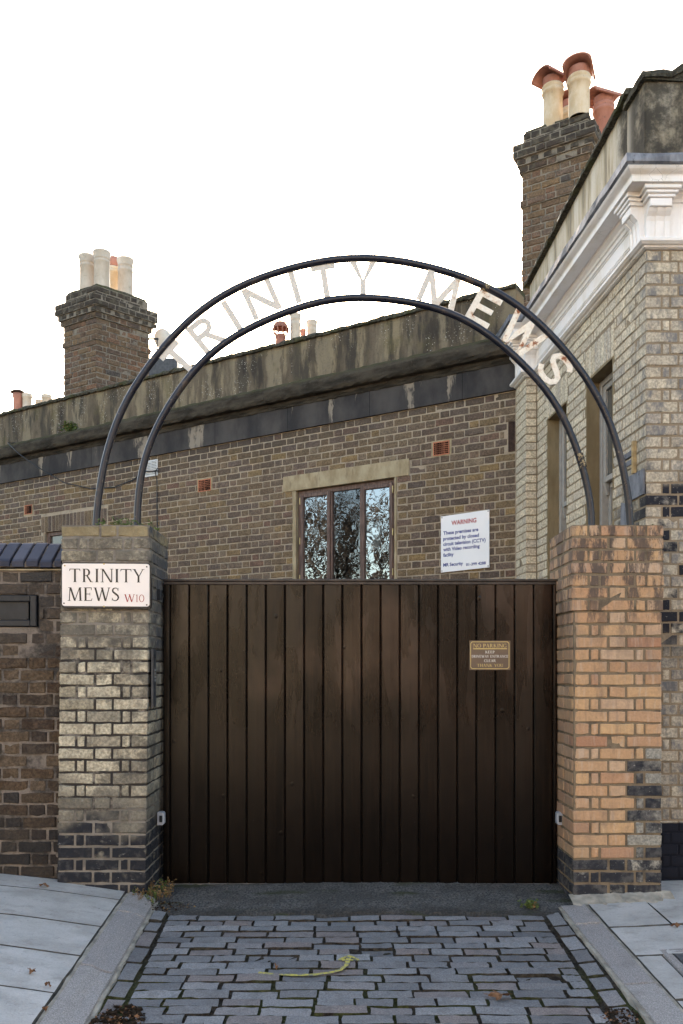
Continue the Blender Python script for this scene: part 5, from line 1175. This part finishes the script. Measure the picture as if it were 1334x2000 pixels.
# ------------------------------------------------------------------ plants, leaves, paint
def leaf_quad(m, p, d, L, w, mi=0):
    d = V3(d).normalized(); s = d.cross(V3((R.gauss(0, 1), R.gauss(0, 1), R.gauss(0, 1)))).normalized() * w
    p = V3(p); m.add([p, p + d * L * .5 + s, p + d * L + V3((0, 0, -L * .15)), p + d * L * .5 - s], [(0, 1, 2, 3)], mi)
def weed(name, label, base, n, h, spread, leaf, mats, dry=0.0, group=None):
    t = MB(); 
    for k in range(n):
        a = R.uniform(0, 2 * PI); r = abs(R.gauss(0, spread[0])); p = V3((base[0] + R.gauss(0, spread[0]), base[1] + R.gauss(0, spread[1]), base[2])); hh = h * R.uniform(.4, 1.1); bend = V3((math.cos(a), math.sin(a), 0)) * hh * R.uniform(.1, .6)
        q = [p + bend * f * f + V3((0, 0, hh * f)) for f in (0, .35, .7, 1)]; isd = R.random() < dry; t.tube(q, [.0022, .0018, .0014, .0008], 4, 1 if isd else 0, False)
        for f in (.3, .5, .7, .85, 1):
            for _ in range(2):
                c = p + bend * f * f + V3((0, 0, hh * f)); th = R.uniform(0, 2 * PI); leaf_quad(t, c, (math.cos(th), math.sin(th), R.uniform(-.2, .7)), leaf * R.uniform(.6, 1.3), leaf * .32, 1 if isd else 0)
    return tag(t.build(name, mats, loc=base), label, 'weed', group)
weed('weed', 'feathery green weeds growing on top of the left pier between the arch tubes', (-1.45, 5.52, 2.38), 34, .075, (.13, .10), .020, [M['green'], M['straw']], .1)
weed('weed', 'dry brown and green weed tuft at the foot of the left pier', (-1.235, 5.36, -.035), 80, .085, (.055, .07), .016, [M['green'], M['straw']], .72)
weed('weed', 'small green weed growing from the tarmac edge near the orange pier', (1.20, 5.17, -.055), 22, .045, (.035, .02), .020, [M['green'], M['straw']], .05)
weed('weed', 'little fern-like plant rooted on the stained cornice at the left', FR(rs(148), 4.87, .10), 16, .13, (.05, .03), .05, [M['green'], M['straw']], .3)
weed('weed', 'tiny moss tuft on the orange pier beside the arch foot', (2.03, 5.45, 2.382), 26, .022, (.03, .03), .014, [M['moss'], M['straw']], 0)
def crumbs(name, label, cx, cy, rx, ry, n, mats, lo=.006, hi=.02):
    m = MB(); 
    for k in range(n):
        a = R.uniform(0, 2 * PI); q = math.sqrt(R.random()); x, y = cx + rx * q * math.cos(a), cy + ry * q * math.sin(a); z = gz(x, y) + .004 + R.uniform(0, .022) * (1 - q); s = R.uniform(lo, hi); d = V3((R.gauss(0, 1), R.gauss(0, 1), R.gauss(0, .3)))
        leaf_quad(m, (x, y, z), d, s * 1.6, s * .5, 0 if R.random() < .7 else 1)
    for k in range(n // 6):
        a = R.uniform(0, 2 * PI); q = math.sqrt(R.random()); x, y = cx + rx * q * math.cos(a), cy + ry * q * math.sin(a); s = R.uniform(lo, hi) * .9; m.lathe([(s, -.004), (s * .8, s * .4), (0, s * .55)], (x, y, gz(x, y) + .004), 6, 2, False)
    return tag(m.build(name, mats, loc=(cx, cy, gz(cx, cy))), label, 'leaf litter', kind='stuff')
crumbs('leaf_litter', 'heap of rotting leaves and soil at the lower left edge of the cobbles', -1.0, 3.62, .12, .22, 520, [M['dirt'], M['leaf_dry'], M['dirt']])
crumbs('leaf_litter', 'smear of soil and leaf crumbs at the lower right edge of the cobbles', 1.26, 3.70, .08, .10, 160, [M['dirt'], M['leaf_dry'], M['dirt']], .005, .014)
crumbs('leaf_litter', 'scatter of crumbs along the tarmac edge by the dry weed', -1.10, 5.2, .16, .10, 160, [M['dirt'], M['straw'], M['dirt']], .004, .012)
def dead_leaf(x, y, s, label, rot):
    m = MB(); n = 15; c = V3((x, y, gz(x, y) + .016)); top = []
    for k in range(n):
        a = 2 * PI * k / n + rot; r = s * (1.0 if k % 3 == 0 else .52 if k % 3 == 1 else .68) * R.uniform(.85, 1.1); top.append(c + V3((r * 1.3 * math.cos(a), r * .8 * math.sin(a), .012 * math.sin(a * 2 + rot) + R.uniform(-.004, .012))))
    m.add([c + V3((0, 0, .008))] + top, [(0, 1 + k, 1 + (k + 1) % n) for k in range(n)]); m.tube([c, c + V3((s * 1.6 * math.cos(rot), s * .9 * math.sin(rot), .012))], .0016, 4)
    tag(m.build('fallen_leaf', M['leaf_dry'], loc=c), label, 'leaf', 'fallen leaves')
for px, py, s, lab, off in ((978, 1951, .052, 'large curled brown leaf lying on the right of the cobbles', 0), (85, 1724, .030, 'crumpled brown leaf against the foot of the garden wall', .17), (62, 1857, .020, 'small dark leaf in the middle of the left pavement', .2), (94, 1896, .014, 'thin dark leaf scrap nearer the kerb on the left pavement', .15), (88, 1937, .012, 'tiny leaf scrap low on the left pavement', .15), (1318, 1810, .022, 'red brown leaf at the right edge of the right pavement', .045), (540, 1650 + 660 / 2.668 - 2, .008, 'tiny pale leaf crumb on the cobbles below the arrow', 0)):
    Y = ground_y(py, off); dead_leaf((px - CX) / FOC * Y, Y, s, lab, R.uniform(0, 6))
def arrow():
    m = MB()
    def gp(px, py): Y = ground_y(py, .012); return ((px - CX) / FOC * Y, Y)
    def stroke(pts, w):
        P = [gp(*p) for p in pts]; Q = []
        for a, b in zip(P, P[1:]):
            for k in range(6): Q.append((a[0] + (b[0] - a[0]) * k / 6, a[1] + (b[1] - a[1]) * k / 6))
        Q.append(P[-1])
        for q in ribbon(Q, [w * R.uniform(.75, 1.2) for _ in Q]): m.add([(x, y, gz(x, y) + .0095 + len(m.v) * 2e-6) for x, y in q], [(0, 1, 2, 3)])
    stroke([(505, 1898), (530, 1901), (575, 1903.5), (615, 1902.5), (645, 1898.5), (665, 1893), (676, 1885), (680, 1874), (684, 1866)], .022); stroke([(662, 1874.5), (672, 1869), (684, 1865.5), (693, 1870), (700, 1874.5)], .018)
    stroke([(668, 1874), (690, 1874)], .020)
    tag(m.build('paint_arrow', M['paint_y']), 'yellow spray painted bent arrow on the cobbles', 'painted arrow')
arrow()

# ------------------------------------------------------------------ bare trees and houses across the side street: seen in the window glass, and they shade the street
def tree(x, y, h, seed, label):
    r = random.Random(seed); t = thing('bare_tree', label, 'tree', (x, y, -.2), 'bare street trees'); tr = MB(); cr = MB()
    def grow(p, d, L, rad_, lev, mb):
        q = [p]; dd = d
        for k in range(4): dd = (dd + V3((r.gauss(0, .12), r.gauss(0, .12), r.gauss(.04, .08)))).normalized(); q.append(q[-1] + dd * L / 4)
        mb.tube(q, [rad_ * (1 - .12 * k) for k in range(5)], 6 if lev < 2 else 3, 0, False)
        if lev >= 5: return
        for k in range(4 if lev < 2 else 3 if lev < 4 else 2):
            ax = V3((r.gauss(0, 1), r.gauss(0, 1), r.gauss(0, .5))).normalized(); nd = (dd + ax * r.uniform(.45, .95)).normalized(); grow(q[-1 if k < 2 else r.choice((2, 3))], nd, L * r.uniform(.62, .85), rad_ * .65, lev + 1, cr)
    grow(V3((x, y, -.25)), V3((0, 0, 1)), h * .27, .16, 0, tr); tr.build('trunk', M['bark'], t); cr.build('crown', M['bark'], t)
for i, (x, y, h, lab) in enumerate(((-10.5, 3.6, 8.4, 'bare winter tree left of the garden wall, mirrored in the window'), (-14.0, .6, 10.0, 'taller bare winter tree farther off, mirrored in the window'))): tree(x, y, h, 11 + i, lab)


# ------------------------------------------------------------------ sunlit houses across the street, behind the camera: they light the gate and are mirrored in it
def opposite():
    m0 = None
    for i in range(6):
        x0 = -19.5 + 6.5 * i; nm = ('stucco front', 'stucco front and dark door', 'stucco front and blind windows')[i % 3]
        t = thing('terraced_house', 'sunlit %s house across the street, behind the camera' % ('brown' if i in (3, 4) else 'cream'), 'house', (x0, -10, -.2), 'houses across the street')
        F = Frame((x0, -10, -.22), (1, 0, 0), (0, 1, 0))
        if m0 is None:
            m0 = []
            wn = [(.7, 1.9, .9, 2.9), (3.0, 4.2, .9, 2.9), (.7, 1.9, 4.0, 5.9), (2.65, 3.85, 4.0, 5.9), (4.6, 5.8, 4.0, 5.9)]; door = (4.9, 5.9, .1, 2.6)
            m = MB(); sheet(m, F, 0, 6.49, 0, 7.2, 0, wn + [door]); m.fbox(F, 0, 6.49, 0, 7.2, -8, -.4)
            for a, b, c, d in wn + [door]:
                for q in ((a - .12, a, c, d + .12), (b, b + .12, c, d + .12), (a, b, d, d + .12), (a - .15, b + .15, c - .12, c)): m.fbox(F, *q, -.25, .06)
            m0.append(m.build('wall', M['stucco'], t))
            for a, b, c, d in wn:
                m = MB(); frame_bars(m, F, a, b, c, d, .07, -.2, -.12); m.fbox(F, a + .07, b - .07, (c + d) / 2 - .03, (c + d) / 2 + .03, -.2, -.125); m.fbox(F, a + .07, b - .07, c + .07, d - .07, -.2, -.17, 1); m0.append(m.build('window', [M['white'], M['glass']], t))
            m = MB(); m.fbox(F, *door, -.25, -.15); m0.append(m.build('door', M['black_metal'], t))
            m = MB(); m.fbox(F, -.02, 6.5, 6.3, 6.5, .01, .25); m.fbox(F, 0, 6.49, 7.2, 7.35, -.3, .08); m0.append(m.build('cornice', M['white'], t))
        else:
            for o in m0:
                c = o.copy(); C.objects.link(c); c.parent = t
                if o.name.startswith('wall') and i in (3, 4): c.material_slots[0].link = 'OBJECT'; c.material_slots[0].material = M['brown_front']  # unseen fronts made brown so the gate's right side mirrors darker
opposite()

# ------------------------------------------------------------------ light, camera
SUN_EL, SUN_AZ = rad(24.0), rad(2.3)                   # azimuth from +Y towards +X
w = bpy.data.worlds.new('World'); bpy.context.scene.world = w; w.use_nodes = True; nt = w.node_tree; nt.nodes.clear()
sky = nt.nodes.new('ShaderNodeTexSky'); sky.sky_type = 'NISHITA'; sky.sun_disc = False; sky.sun_elevation = SUN_EL; sky.sun_rotation = SUN_AZ; sky.air_density = 1.0; sky.dust_density = 2.0; sky.ozone_density = 1.0
bg = nt.nodes.new('ShaderNodeBackground'); bg.inputs[1].default_value = .15; o = nt.nodes.new('ShaderNodeOutputWorld'); wb = nt.nodes.new('ShaderNodeMix'); wb.data_type = 'RGBA'; wb.blend_type = 'MULTIPLY'; wb.inputs[0].default_value = 1; wb.inputs[7].default_value = (1.0, .89, .75, 1); nt.links.new(sky.outputs[0], wb.inputs[6]); nt.links.new(wb.outputs[2], bg.inputs[0]); nt.links.new(bg.outputs[0], o.inputs[0])
ld = bpy.data.lights.new('sun', 'SUN'); ld.energy = 3.5; ld.angle = rad(.5); ld.color = (1, .93, .82); lo = bpy.data.objects.new('sun', ld); C.objects.link(lo)
sd = V3((math.sin(SUN_AZ) * math.cos(SUN_EL), math.cos(SUN_AZ) * math.cos(SUN_EL), math.sin(SUN_EL))); lo.rotation_euler = sd.to_track_quat('Z', 'Y').to_euler(); lo.location = (0, 0, 20)
cd = bpy.data.cameras.new('camera'); cam = bpy.data.objects.new('camera', cd); C.objects.link(cam); cam.location = (0, 0, EYE); cam.rotation_euler = (PI / 2, 0, 0)
cd.sensor_fit = 'HORIZONTAL'; cd.sensor_width = 36; cd.lens = 36 * FOC / 1334; cd.shift_x = 0; cd.shift_y = (CY - 1000) / 1334; cd.clip_start = .05; cd.clip_end = 600
sc = bpy.context.scene; sc.camera = cam; sc.view_settings.view_transform = 'Standard'; sc.view_settings.look = 'None'; sc.view_settings.exposure = 2.46; sc.view_settings.gamma = 1
